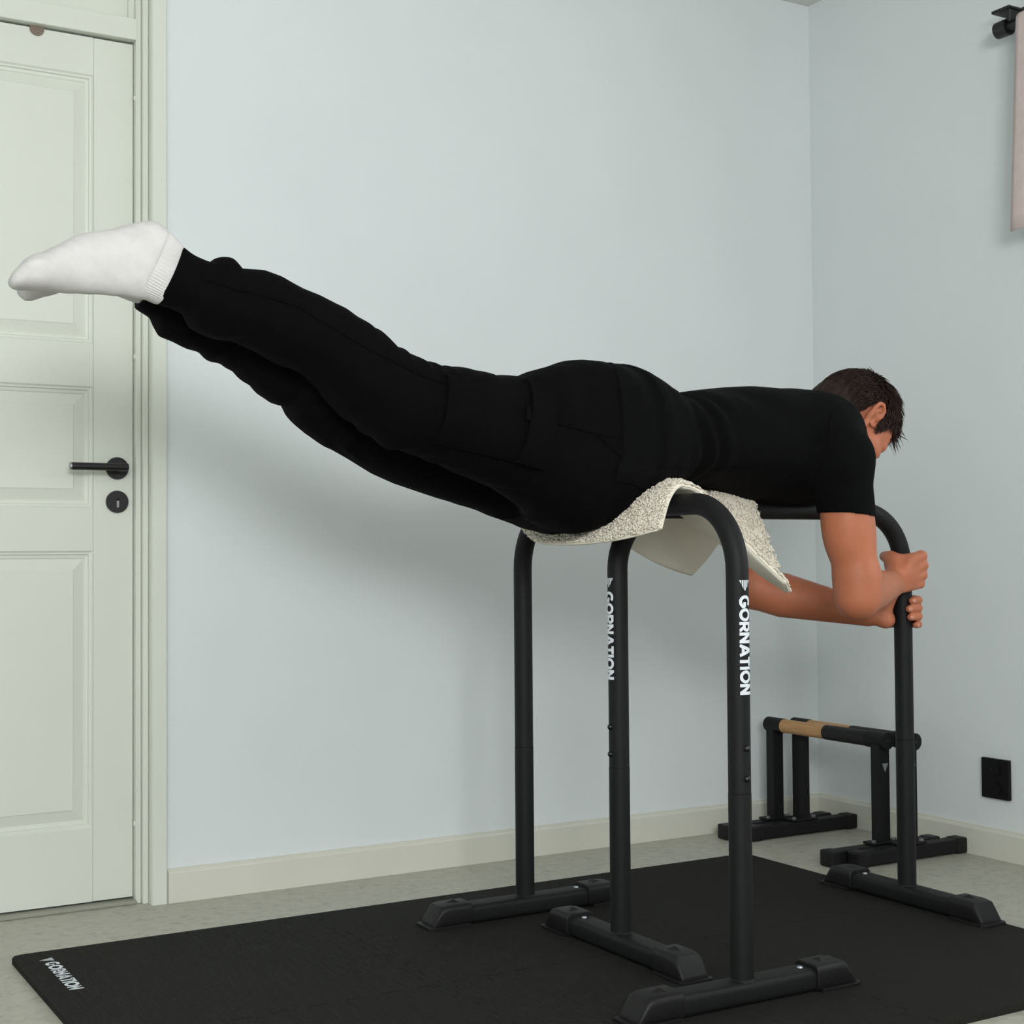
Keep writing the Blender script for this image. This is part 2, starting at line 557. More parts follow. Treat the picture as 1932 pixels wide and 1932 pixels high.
GAP = .0009
for i in range(3):
    for j in range(2):
        x0, x1, y0, y1 = MX[i], MX[i + 1], MY[j], MY[j + 1]
        poly = [(x0, y0)]
        if j == 1: poly += jig((x0, y0), (x1, y0), 1)
        poly += [(x1, y0)]
        if i < 2: poly += jig((x1, y0), (x1, y1), 1)
        if i == 0 and j == 1:
            poly += [(x1, y1), (x0 + .022, y1), (x0 + .007, y1 - .006), (x0, y1 - .020)]
        else:
            poly += [(x1, y1)]
            if j == 0: poly += jig((x0, y1), (x1, y1), 1)[::-1]
            poly += [(x0, y1)]
        if i > 0: poly += jig((x0, y0), (x0, y1), 1)[::-1]
        c = np.array(((x0 + x1) / 2, (y0 + y1) / 2))
        poly = [c + (np.array(p) - c) * (1 - GAP * 2 / .63) for p in poly]
        b = MB(); b.prism([(float(p[0]), float(p[1])) for p in poly], 'z', 0.0, MT, 0.0008)
        b.build('mat_tile', M['foam'], mt)

tq, tw = text_strokes('GORNATION')
ta, tb = np.array([0.656, 2.967]), np.array([0.660, 2.757])
place_quads('lettering', tq, lambda u_, v_: (ta[0] + .001 + (v_ - .5) * .027 + .008, ta[1] - u_ / tw * .212, MT + .0004), M['print'], mt)
place_quads('emblem', emblem_quads(.030, .030, 5), lambda u_, v_: (.674 + v_, 2.992 + u_ * .8 - .003, MT + .0004), M['print'], mt)

# ------------------------------------------------------------------ dip bars
TR = 0.0205               # tube radius
RAIL_Z = 0.903
BEND = 0.125


def rounded_rect(w, h, r, n=5):
    pts = []
    for cx, cy, a0 in ((w / 2 - r, h / 2 - r, 0), (-w / 2 + r, h / 2 - r, 90), (-w / 2 + r, -h / 2 + r, 180), (w / 2 - r, -h / 2 + r, 270)):
        for i in range(n + 1):
            a = math.radians(a0 + 90 * i / n)
            pts.append((cx + r * math.cos(a), cy + r * math.sin(a)))
    return pts


def dip_bar(p0, p1, label, screw_side):
    """U-shaped bar from post p0 to post p1 (floor points), the rail between them"""
    p0 = Vector((*p0, MT)); p1 = Vector((*p1, MT))
    d = (p1 - p0).normalized(); s = Vector((-d.y, d.x, 0))
    t = thing('dip_bar', (p0 + p1) / 2, label, 'dip bar', 'two black dip bars set in a T')
    L = (p1 - p0).length
    JZ = 0.382
    pts = [p0 + Vector((0, 0, z - MT)) for z in (JZ, .5, .6, .7, RAIL_Z - BEND)]
    for i in range(1, 13):
        a = math.pi / 2 * i / 12
        pts.append(p0 + d * (BEND * (1 - math.cos(a))) + Vector((0, 0, RAIL_Z - MT - BEND + BEND * math.sin(a))))
    q = [p1 + Vector((0, 0, z - MT)) for z in (JZ, .5, .6, .7, RAIL_Z - BEND)]
    for i in range(1, 13):
        a = math.pi / 2 * i / 12
        q.append(p1 - d * (BEND * (1 - math.cos(a))) + Vector((0, 0, RAIL_Z - MT - BEND + BEND * math.sin(a))))
    MB().tube(pts + q[::-1], TR, 32).build('u_rail', M['steel'], t, auto=50)
    for p, out in ((p0, -d), (p1, d)):
        MB().cyl(p + Vector((0, 0, .040)), p + Vector((0, 0, JZ - MT - .0006)), TR + .0004, n=32).build('lower_post', M['steel'], t, auto=50)
        MB().cyl(p + Vector((0, 0, .0385)), p + Vector((0, 0, .043)), TR + .004, TR + .0004, 32).build('weld_collar', M['steel'], t, auto=50)
        # bolts on the outward face
        for z in (0.409, 0.463):
            c = p + out * (TR + .0002) + Vector((0, 0, z - MT))
            bo = MB()
            bo.ball(c, .0062, .0062, .0062, 14, 8)
            bo.build('bolt', M['bolt'], t, smooth=True)
        # foot tube along s
        ft_pts = rounded_rect(.056, .040, .012)
        bm_ = MB()
        ra, rb = [], []
        for (u_, v_) in ft_pts:
            base = p + d * u_ + Vector((0, 0, .0205 + v_))
            ra.append(bm_.bm.verts.new(base - s * .215)); rb.append(bm_.bm.verts.new(base + s * .215))
        n = len(ft_pts)
        for i in range(n):
            j = (i + 1) % n
            bm_.bm.faces.new((ra[i], ra[j], rb[j], rb[i]))
        bm_.bm.faces.new(ra[::-1]); bm_.bm.faces.new(rb)
        foot = bm_.build('foot_tube', M['steel'], t, auto=50)
        for sg in (-1, 1):
            # rubber shoe: block sloping down to the outer end, on a flat flange
            secs = [(.150, .062, .0455, .010), (.152, .066, .0475, .012), (.205, .066, .0475, .012), (.222, .064, .045, .013), (.243, .060, .012, .005), (.244, .058, .008, .003)]
            cb = MB(); rings = []
            for (o_, w_, h_, r_) in secs:
                ring = [cb.bm.verts.new(p + s * (sg * o_) + d * u_ + Vector((0, 0, h_ / 2 + v_ + .0004))) for (u_, v_) in rounded_rect(w_, h_, min(r_, h_ / 2 - .0005), 4)]
                rings.append(ring)
            n = len(rings[0])
            for a_, b_ in zip(rings[:-1], rings[1:]):
                for i in range(n):
                    j = (i + 1) % n
                    cb.bm.faces.new((a_[i], a_[j], b_[j], b_[i]))
            cb.bm.faces.new(rings[0]); cb.bm.faces.new(rings[-1])
            cap = cb.build('rubber_foot', M['rubber'], t, auto=35)
            fl = MB()
            poly = []
            for (u_, o_) in ((-.036, .158), (.036, .158), (.037, .246), (.030, .256), (-.030, .256), (-.037, .246)):
                poly.append(p + d * u_ + s * (sg * o_))
            fl.prism([(v.x, v.y) for v in poly], 'z', MT + .0002, MT + .0062, .001)
            fl.build('flange', M['rubber'], cap)
            # raised triangle on top of the shoe
            tri = [p + d * u_ + s * (sg * o_) for (u_, o_) in ((-.016, .172), (.016, .172), (0, .204))]
            tb_ = MB()
            z0 = MT + .0478
            top = p + s * (sg * .182) + Vector((0, 0, .0535))
            vv = [tb_.bm.verts.new((v.x, v.y, z0 - .001)) for v in tri] + [tb_.bm.verts.new(top)]
            for f_ in ((0, 1, 3), (1, 2, 3), (2, 0, 3), (2, 1, 0)):
                tb_.bm.faces.new([vv[i] for i in f_])
            tb_.build('triangle_mark', M['rubber'], cap)
            if sg == screw_side:
                c = p + s * (sg * .135) + Vector((0, 0, .0405))
                sc = MB(); sc.cyl(c, c + Vector((0, 0, .0022)), .0058, .0046, 18)
                so = sc.build('screw', M['screw'], foot, auto=40)
    # logo down the outward face of the visible end post p0
    def on_post(u_, v_, z_start, length, width):
        ang = (v_ - .5) * width / (TR + .0012)
        o_ = -d; side = Vector((-o_.y, o_.x, 0))       # letters' tops point to the viewer's right
        c = p0 + (o_ * math.cos(ang) + side * math.sin(ang)) * (TR + .0010)
        return (c.x, c.y, z_start - u_ * length)
    place_quads('lettering', tq, lambda u_, v_: on_post(u_ / tw, v_, .734, .178, .0235), M['print'], t)
    eq = emblem_quads(1.0, 1.0, 5)
    place_quads('emblem', eq, lambda u_, v_: on_post(-v_, u_ + .5, .762, .021, .0235), M['print'], t)
    return t


PX, PY = 1.663, 2.436
dip_bar((PX, 2.056), (PX, 2.812), 'black steel dip bar running front to back under the cream cushion and hips', -1)
dip_bar((PX, PY), (2.452, PY), 'black steel dip bar running lengthwise under the chest, gripped at its right post', 1)

# ------------------------------------------------------------------ parallettes by the corner
def parallette(x, ya, yb, label):
    """low bar along Y at x; ya near, yb far"""
    t = thing('parallette', (x, (ya + yb) / 2, 0), label, 'parallette', 'pair of wooden parallettes in the corner')
    RZ, RR = 0.312, 0.0195
    MB().cyl((x, ya + .20, RZ), (x, yb - .028, RZ), RR, n=28).build('wooden_grip', M['wood'], t, auto=50)
    MB().cyl((x, ya + .035, RZ), (x, ya + .205, RZ), RR + .0015, RR + .001, 28).build('rubber_sleeve', M['rubber'], t, auto=50)
    MB().cyl((x, yb - .042, RZ), (x, yb + .026, RZ), RR + .0015, n=28).build('end_sleeve', M['steel'], t, auto=50)
    c = MB().cyl((x, ya - .030, RZ), (x, ya + .040, RZ), RR + .0030, n=28).build('end_sleeve', M['steel'], t, auto=50)
    MB().ball((x, ya - .031, RZ), .004, .002, .004, 10, 6).build('end_screw', M['bolt'], c, smooth=True)
    for y in (ya, yb):
        MB().box(x - .019, x + .019, y - .016, y + .016, .044, RZ - .006, .003).build('upright', M['steel'], t)
        MB().box(x - .046, x + .046, y - .022, y + .022, .041, .047, .002, 1).build('base_plate', M['steel'], t)
        for sx in (-.036, .036):
            MB().cyl((x + sx, y - .010, .047), (x + sx, y - .010, .053), .006, n=6).build('nut', M['silver'], t)
        MB().box(x - .170, x + .170, y - .020, y + .020, .004, .040, .004).build('foot_bar', M['steel'], t)
        for sg in (-1, 1):
            a0, a1 = sorted((x + sg * .158, x + sg * .196))
            MB().box(a0, a1, y - .0225, y + .0225, 0.0005, .0425, .006).build('end_cap', M['rubber'], t)
    place_quads('emblem', emblem_quads(.022, .024, 7, .3), lambda u_, v_: (x + u_ + .002, ya - .0166, .252 + v_), M['print_grey'], t)
    return t


parallette(2.787, 2.860, 3.284, 'low black parallette with wooden grip and clear view of its front triangle emblem')
parallette(2.836, 2.810, 3.228, 'low black parallette with wooden grip nearer the right wall, front half hidden by post')

# ------------------------------------------------------------------ wall socket
so = thing('wall_socket', (XR, 2.693, .158), 'black double wall socket above the baseboard on the right wall', 'socket')
MB().box(XR - .012, XR, 2.648, 2.738, .158, .263, .002).build('cover_plate', M['black_plastic'], so)
for z in (.236, .187):
    b = MB()
    ring = []
    b.cyl((XR - .0135, 2.693, z), (XR - .0118, 2.693, z), .0205, n=28)
    b.build('socket_rim', M['black_plastic'], so, auto=40)
    w = MB().cyl((XR - .0142, 2.693, z), (XR - .0134, 2.693, z), .0175, n=28).build('socket_well', M['black_plastic'], so)
    for y in (2.683, 2.703):
        MB().cyl((XR - .0150, y, z), (XR - .0141, y, z), .0022, n=10).build('contact_hole', M['bolt'], w)

# ------------------------------------------------------------------ curtain rod and short pink curtain
rod = thing('curtain_rod', (XR, 2.57, 2.16), 'black curtain rod bracket with round end cap, high on the right wall', 'curtain rod')
RYc, RXc, RZc = 2.585, 2.992, 2.166
MB().cyl((RXc, 2.582, RZc), (RXc, 0.9, RZc), .0125, n=20).build('rod', M['black_metal'], rod, auto=40)
MB().cyl((RXc, 2.604, RZc), (RXc, 2.566, RZc), .0215, .0215, 28).build('end_cap', M['black_metal'], rod, auto=40)
b = MB(); b.box(XR - .006, XR, 2.545, 2.575, 2.135, 2.225, .002, 1)
b.build('wall_plate', M['black_metal'], rod)
b = MB(); b.box(RXc - .018, XR - .005, 2.548, 2.560, 2.172, 2.214, .003, 1)
b.build('bracket_arm', M['black_metal'], rod)
MB().box(RXc - .026, XR - .004, 2.544, 2.603, 2.204, 2.212, .002, 1).build('bracket_top', M['black_metal'], rod)

cv, cf = [], []
NY, NZ = 90, 40
cy = np.linspace(2.525, 1.2, NY)
# cloth wraps over the rod, then hangs
prof = [(RXc + .020, 2.02), (RXc + .020, RZc)] + [(RXc + .020 * math.cos(a), RZc + .020 * math.sin(a)) for a in np.linspace(.3, math.pi - .3, 7)] + [(RXc - .020 - .020 * t, RZc - t * (RZc - 1.622)) for t in np.linspace(0, 1, 16)]
for k, (x, z) in enumerate(prof):
    hang = max(0.0, (RZc - z) / .55) if k > 8 else 0.0
    for i, y in enumerate(cy):
        wv = .009 * math.sin(i * .55) * (.25 + hang)
        cv.append((x - wv * (1 if k > 8 else 0), y + .011 * hang * (1 - i / NY), z))
for k in range(len(prof) - 1):
    for i in range(NY - 1):
        a = k * NY + i
        cf.append((a, a + 1, a + NY + 1, a + NY))
cu = link('curtain', mesh('curtain', cv, cf), M['pink'], None, True)
sol = cu.modifiers.new('thick', 'SOLIDIFY'); sol.thickness = .004
tag(cu, 'short pale pink curtain at the right edge, hanging from the black rod', 'curtain')

# ------------------------------------------------------------------ implicit surfaces (blended limbs, cloth) turned into meshes
class Field:
    def __init__(self):
        self.p = []          # (fn, lo, hi, k, op)
        self.disp = None

    def add(self, fn, lo, hi, k=.01, op='add'):
        self.p.append((fn, np.array(lo, float), np.array(hi, float), k, op)); return self

    def cone(self, a, b, r1, r2, k=.012, op='add'):
        a = np.array(a, float); b = np.array(b, float); ba = b - a; L2 = float(ba @ ba) + 1e-12
        def fn(P):
            pa = P - a
            h = np.clip(pa @ ba / L2, 0, 1)
            return np.sqrt(((pa - h[:, None] * ba) ** 2).sum(1)) - (r1 + (r2 - r1) * h)
        r = max(r1, r2)
        return self.add(fn, np.minimum(a, b) - r, np.maximum(a, b) + r, k, op)

    def chain(self, pts, rs, k=.01, op='add'):
        P0 = [np.array(p, float) for p in pts]
        segs = [(P0[i], P0[i + 1] - P0[i], float((P0[i + 1] - P0[i]) @ (P0[i + 1] - P0[i])) + 1e-12, rs[i], rs[i + 1]) for i in range(len(P0) - 1)]
        def fn(P):
            d = None
            for a, ba, L2, r1, r2 in segs:
                pa = P - a
                h = np.clip(pa @ ba / L2, 0, 1)
                e = np.sqrt(((pa - h[:, None] * ba) ** 2).sum(1)) - (r1 + (r2 - r1) * h)
                d = e if d is None else np.minimum(d, e)
            return d
        A = np.array(P0); r = max(rs)
        return self.add(fn, A.min(0) - r, A.max(0) + r, k, op)

    def ell(self, c, axes, radii, k=.012, op='add'):
        """axes: 3 orthonormal rows"""
        c = np.array(c, float); A = np.array(axes, float); r = np.array(radii, float)
        def fn(P):
            q = (P - c) @ A.T
            k0 = np.sqrt(((q / r) ** 2).sum(1)); k1 = np.sqrt(((q / r ** 2) ** 2).sum(1)) + 1e-9
            return k0 * (k0 - 1) / k1
        e = np.abs(A.T) @ r
        return self.add(fn, c - e, c + e, k, op)

    def sweep(self, xs, zt, zb, yc, wy, k=.02, p=2.3, op='add'):
        xs, zt, zb, yc, wy = [np.array(v, float) for v in (xs, zt, zb, yc, wy)]
        o = np.argsort(xs); xs, zt, zb, yc, wy = [v[o] for v in (xs, zt, zb, yc, wy)]
        def fn(P):
            x = P[:, 0]
            t = np.interp(x, xs, zt); b_ = np.interp(x, xs, zb)
            zc = (t + b_) / 2; hz = np.maximum((t - b_) / 2, .002)
            w = np.interp(x, xs, wy); y0 = np.interp(x, xs, yc)
            q = (np.abs((P[:, 2] - zc) / hz) ** p + np.abs((P[:, 1] - y0) / w) ** p) ** (1 / p)
            d = (q - 1) * np.minimum(hz, w)
            return np.maximum(d, np.maximum(xs[0] - x, x - xs[-1]))
        return self.add(fn, (xs[0], (yc - wy).min(), zb.min()), (xs[-1], (yc + wy).max(), zt.max()), k, op)

    def cut(self, point, normal, k=.004):
        """remove everything on the side the normal points to"""
        pt = np.array(point, float); n = np.array(normal, float); n /= np.linalg.norm(n)
        self.p.append((lambda P: (P - pt) @ n, None, None, k, 'cut')); return self

    def ev(self, P, prims):
        d = np.full(len(P), 9.0)
        for fn, lo, hi, k, op in prims:
            e = fn(P)
            if op == 'add':
                h = np.maximum(k - np.abs(d - e), 0) / k
                d = np.minimum(d, e) - h * h * k * .25
            else:
                e = e if op == 'cut' else -e
                h = np.maximum(k - np.abs(d - e), 0) / k
                d = np.maximum(d, e) + h * h * k * .25
        if self.disp is not None:
            d = d + self.disp(P)
        return d

    def mesh(self, name, h=.003, B=16, smooth=1):
        lo = np.min([q[1] for q in self.p if q[1] is not None and q[4] == 'add'], axis=0) - .02
        hi = np.max([q[2] for q in self.p if q[2] is not None and q[4] == 'add'], axis=0) + .02
        nb = np.ceil((hi - lo) / (h * B)).astype(int)
        gi = np.stack(np.meshgrid(*[np.arange(n) for n in nb], indexing='ij'), -1).reshape(-1, 3)
        cen = lo + (gi + .5) * h * B
        half = h * B * .5 * 1.732
        dc = self.ev(cen, self.p)
        act = np.abs(dc) < half * 1.7 + .01
        S = B + 2
        off = np.stack(np.meshgrid(*[np.arange(S)] * 3, indexing='ij'), -1).reshape(-1, 3) - 1
        big = (nb * B + 4)
        allid, allpos, allq = [], [], []
        def gid(c):
            c = c + 2
            return (c[:, 0].astype(np.int64) * big[1] + c[:, 1]) * big[2] + c[:, 2]
        for bi in np.where(act)[0]:
            base = gi[bi] * B
            P = lo + (base + off) * h
            c = cen[bi]
            prims = []
            for q in self.p:
                if q[1] is None:
                    prims.append(q); continue
                dd = np.maximum(np.maximum(q[1] - c, c - q[2]), 0)
                if np.sqrt((dd ** 2).sum()) < half + max(q[3], .02) * 1.2 + .015:
                    prims.append(q)
            if not any(q[4] == 'add' for q in prims):
                continue
            V = self.ev(P, prims).reshape(S, S, S)
            N = V < 0
            if N.all() or not N.any():
                continue
            # cell vertices
            cs = [(i, j, k) for i in (0, 1) for j in (0, 1) for k in (0, 1)]
            cnt = sum(N[i:S - 1 + i, j:S - 1 + j, k:S - 1 + k].astype(np.int8) for i, j, k in cs)
            cells = np.argwhere((cnt > 0) & (cnt < 8))
            if len(cells) == 0:
                continue
            acc = np.zeros((len(cells), 3)); num = np.zeros(len(cells))
            vals = {q: V[cells[:, 0] + q[0], cells[:, 1] + q[1], cells[:, 2] + q[2]] for q in cs}
            for a in cs:
                for ax in range(3):
                    if a[ax] == 1: continue
                    b_ = list(a); b_[ax] = 1; b_ = tuple(b_)
                    va, vb = vals[a], vals[b_]
                    cr = (va < 0) != (vb < 0)
                    t = np.where(cr, va / np.where(va - vb == 0, 1e-9, va - vb), 0)
                    pt = np.array(a)[None, :] + np.zeros((len(cells), 3))
                    pt[:, ax] += t
                    acc += np.where(cr[:, None], pt, 0); num += cr
            pos = lo + (base - 1 + cells + acc / num[:, None]) * h
            ids = gid(cells + base - 1)
            allid.append(ids); allpos.append(pos)
            # faces from owned edges: samples 1..B in local index
            R1 = slice(1, B + 1)
            for ax in range(3):
                sl = [R1, R1, R1]; sh = [R1, R1, R1]; sh[ax] = slice(2, B + 2)
                A = N[tuple(sl)]; C = N[tuple(sh)]
                e = np.argwhere(A != C)
                if len(e) == 0: continue
                flip = A[e[:, 0], e[:, 1], e[:, 2]]
                e = e + 1 + base - 1
                u, v = [(1, 2), (2, 0), (0, 1)][ax]
                du = np.zeros(3, int); du[u] = 1; dv = np.zeros(3, int); dv[v] = 1
                q = np.stack([gid(e - du - dv), gid(e - dv), gid(e), gid(e - du)], 1)
                q[~flip] = q[~flip][:, ::-1]
                allq.append(q)
        ids = np.concatenate(allid); pos = np.concatenate(allpos); Q = np.concatenate(allq)
        uid, first = np.unique(ids, return_index=True)
        vp = pos[first]
        F = np.searchsorted(uid, Q)
        F = np.clip(F, 0, len(uid) - 1)
        ok = (uid[F] == Q).all(1)
        F = F[ok]
        # keep the one connected surface
        lab = np.arange(len(vp))
        while True:
            old = lab.copy()
            mn = lab[F].min(1)
            for c_ in range(4):
                np.minimum.at(lab, F[:, c_], mn)
            lab = lab[lab]
            if (lab == old).all(): break
        best = np.bincount(lab).argmax()
        F = F[lab[F[:, 0]] == best]
        used = np.unique(F)
        vp = vp[used]; F = np.searchsorted(used, F)
        for _ in range(smooth):
            acc = np.zeros_like(vp); num = np.zeros(len(vp))
            for a in range(4):
                for b_ in ((a + 1) % 4, (a + 3) % 4):
                    acc += np.stack([np.bincount(F[:, a], vp[F[:, b_], d], len(vp)) for d in range(3)], 1)
                    num += np.bincount(F[:, a], minlength=len(vp))
            vp = vp * .5 + .5 * acc / np.maximum(num, 1)[:, None]
        me = bpy.data.meshes.new(name)
        me.vertices.add(len(vp)); me.vertices.foreach_set('co', vp.astype(np.float32).ravel())
        me.loops.add(len(F) * 4); me.loops.foreach_set('vertex_index', F.astype(np.int32).ravel())
        me.polygons.add(len(F)); me.polygons.foreach_set('loop_start', np.arange(0, len(F) * 4, 4, dtype=np.int32))
        me.update(calc_edges=True)
        me.validate()
        return me


# ------------------------------------------------------------------ the person: pose
YB = 2.44                                   # body mid-plane
POST = np.array([2.452, PY])
def pp(phi, r, z):
    a = math.radians(phi)
    return np.array([POST[0] + r * math.cos(a), POST[1] + r * math.sin(a), z])

# head frame
HU = np.array([.833, 0, .553]); HF = np.array([.553, 0, -.833]); HL = np.array([0, 1.0, 0])
HC = np.array([2.310, YB, 1.116])
def hd(f, l, u):
    return HC + HF * f + HL * l + HU * u
HAX = [HF, HL, HU]

# arms
S_R, E_R, W_R = np.array([2.096, 2.255, 1.000]), np.array([2.137, 2.250, .722]), np.array([2.366, 2.384, .738])
S_L, E_L, W_L = np.array([2.108, 2.615, 1.000]), np.array([2.176, 2.655, .730]), np.array([2.384, 2.478, .670])

body = Field()
# trunk and legs under the clothes
body.chain([(2.20, YB, 1.075), (2.0, YB, 1.05), (1.75, YB, 1.03), (1.58, YB, 1.00)], [.07, .085, .08, .085], .05)
for y0, y1, pxs in ((2.36, 2.402, ((1050, 845), (870, 794), (700, 722), (545, 615), (400, 562), (330, 520), (285, 492), (230, 494), (150, 502), (80, 515))),
                   (2.525, 2.50, ((1050, 870), (870, 855), (700, 795), (545, 690), (400, 605), (330, 560), (285, 505), (240, 496), (150, 504), (80, 524)))):
    lp = [at(px_, py_, Y=y0 + (y1 - y0) * min(1, q / 5)) for q, (px_, py_) in enumerate(pxs)]
    body.chain(lp, [.075, .055, .045, .040, .033, .028, .026, .022, .018, .012], .04)
# neck
body.chain([hd(-.025, 0, -.06), hd(-.055, 0, -.13), (2.16, YB, 1.065)], [.056, .058, .075], .03)
# head
body.ell(hd(0, 0, 0), HAX, (.097, .077, .102), .01)
body.ell(hd(.035, 0, -.045), HAX, (.062, .060, .085), .03)
body.ell(hd(.045, 0, -.105), HAX, (.045, .044, .03), .025)
body.ell(hd(.078, 0, -.122), HAX, (.018, .022, .016), .02)
body.ell(hd(.066, 0, .016), HAX, (.034, .055, .035), .02)
for s in (-1, 1):
    body.ell(hd(.082, s * .030, -.002), HAX, (.014, .026, .008), .014)          # brow ridge
    body.ell(hd(.062, s * .050, -.038), HAX, (.030, .022, .020), .02)            # cheekbone
    body.ell(hd(.100, s * .032, -.018), HAX, (.016, .018, .011), .010, 'sub')    # eye socket
    body.ell(hd(.0865, s * .032, -.012), HAX, (.010, .017, .006), .006)          # upper lid
    body.ell(hd(.0855, s * .032, -.025), HAX, (.009, .016, .005), .006)          # lower lid
    body.ell(hd(.101, s * .014, -.053), HAX, (.012, .009, .009), .008)           # nostril wing
body.chain([hd(.090, 0, -.008), hd(.103, 0, -.032), hd(.116, 0, -.052)], [.008, .009, .0115], .010)
body.ell(hd(.092, 0, -.082), HAX, (.012, .025, .0055), .006)
body.ell(hd(.090, 0, -.093), HAX, (.012, .022, .0065), .006)
body.ell(hd(.106, 0, -.0875), HAX, (.010, .026, .0016), .004, 'sub')
# ears
for s in (-1, 1):
    e0 = lambda f, u, o=0.0: hd(f, s * (.0775 + o), u)
    er = [(-.006, -.043), (-.014, -.030), (-.021, -.012), (-.022, .004), (-.012, .014), (.003, .012), (.011, .002), (.012, -.006)]
    ou = [.004, .011, .016, .017, .014, .010, .006, .002]
    body.ell(e0(-.006, -.015, .004), [HF * .98 + HL * s * -.2, HL * .98 + HF * s * .2, HU], (.017, .006, .029), .006)
    body.chain([e0(f, u, o) for (f, u), o in zip(er, ou)], [.0058, .0050, .0048, .0048, .0048, .0045, .0042, .004], .003)
    body.ell(e0(-.004, -.050, .006), HAX, (.0085, .0060, .0105), .006)
    body.chain([e0(-.004, -.036, .010), e0(-.011, -.022, .011), e0(-.011, -.006, .012), e0(-.002, .003, .010)], [.0036, .0038, .0036, .003], .003)
    body.ell(e0(.002, -.026, .011), HAX, (.0075, .008, .0095), .004, 'sub')
    body.ell(e0(.013, -.030, .004), HAX, (.005, .006, .007), .004)
# shoulders
for S_ in (S_R, S_L):
    body.chain([(2.11, YB, 1.055), S_ * .5 + np.array([2.11, YB, 1.055]) * .5, S_], [.075, .068, .054], .03)
# right (near) arm
ab = E_R - S_R
body.chain([S_R, S_R + ab * .45, E_R + np.array([0, 0, .03])], [.054, .0500, .046], .03)
body.ell(S_R + ab * .50 + np.array([.008, 0, 0]), np.eye(3), (.0455, .044, .080), .02)
body.ell(S_R + ab * .48 + np.array([-.012, 0, 0]), np.eye(3), (.041, .043, .080), .02)
body.cone(E_R + np.array([0, 0, .03]), E_R + np.array([-.002, 0, -.006]), .047, .044, .02)
fr_ = W_R - E_R
body.chain([E_R + np.array([.004, 0, -.003]), E_R + fr_ * .28, E_R + fr_ * .62, W_R], [.044, .0470, .0395, .030], .02)
# left (far) arm
ab = E_L - S_L
body.chain([S_L, S_L + ab * .45, E_L], [.050, .044, .041], .03)
fl_ = W_L - E_L
body.chain([E_L, E_L + fl_ * .30, E_L + fl_ * .62, W_L], [.045, .0515, .0415, .030], .02)

# right hand: palm on the camera side of the post, fingers round its right side
def finger(root, mcp, pip, dip, tip, r, kk=.004, mk=.006):
    body.chain([root, mcp], [.0135, .0112], mk)
    body.chain([mcp, pip, dip, tip], [.0126 * r, .0106 * r, .0097 * r, .0086 * r], kk)

for q, (z, r, w, kr) in enumerate(((.8000, 1.0, .012, .0435), (.7785, 1.04, .004, .0470), (.7570, 1.0, -.004, .0455), (.7375, .9, -.011, .0405))):
    z2 = z - .005
    finger(W_R + np.array([.012, .006, w * 1.1]), pp(303 - q * 3, kr, z), pp(8, .0405, z2), pp(72, .0335, z2), pp(118, .0315, z2), r, .003)
body.ell(pp(243, .042, .764), [np.array([.8, .6, 0.]), np.array([-.6, .8, 0.]), np.array([0, 0, 1.])], (.034, .014, .032), .015)
body.chain([W_R + np.array([.008, .010, .012]), pp(214, .050, .775), pp(187, .0420, .797), pp(138, .0390, .800), pp(92, .0325, .797)], [.019, .0185, .0165, .0120, .0095], .010)
body.ell(pp(203, .048, .778), [np.array([.7, .7, 0.]), np.array([-.7, .7, 0.]), np.array([0, 0, 1.])], (.020, .020, .026), .014)
body.chain([pp(205, .043, .790), pp(255, .040, .797), pp(300, .0420, .800)], [.013, .011, .0105], .010)
# left hand: palm behind, fingers come round the right side to the front
for q, (z, r, tp, w) in enumerate(((.7000, 1.0, 268, .012), (.6815, 1.03, 252, .004), (.6625, .98, 258, -.004), (.6440, .86, 290, -.011))):
    finger(W_L + np.array([.010, .0, w]), pp(97, .0430, z + .002), pp(12, .0400, z), pp(315, .0345, z), pp(tp, .0305, z - .001), r, .0032)
body.ell(pp(140, .042, .672), [np.array([.8, .6, 0.]), np.array([-.6, .8, 0.]), np.array([0, 0, 1.])], (.030, .018, .032), .02)
body.ell(pp(168, .044, .655), np.eye(3), (.022, .018, .019), .015)
body.chain([W_L + np.array([.01, 0, .008]), pp(172, .044, .686), pp(186, .0365, .708), pp(205, .0320, .724)], [.016, .0145, .0115, .0090], .010)
me = body.mesh('person', .0028, smooth=2)
person = link('person', me, M['skin'], None, True)
tag(person, 'man in black t-shirt and cargo trousers lying prone over the bars, legs raised', 'person')
person['_abs'] = [0.0, 0.0, 0.0]

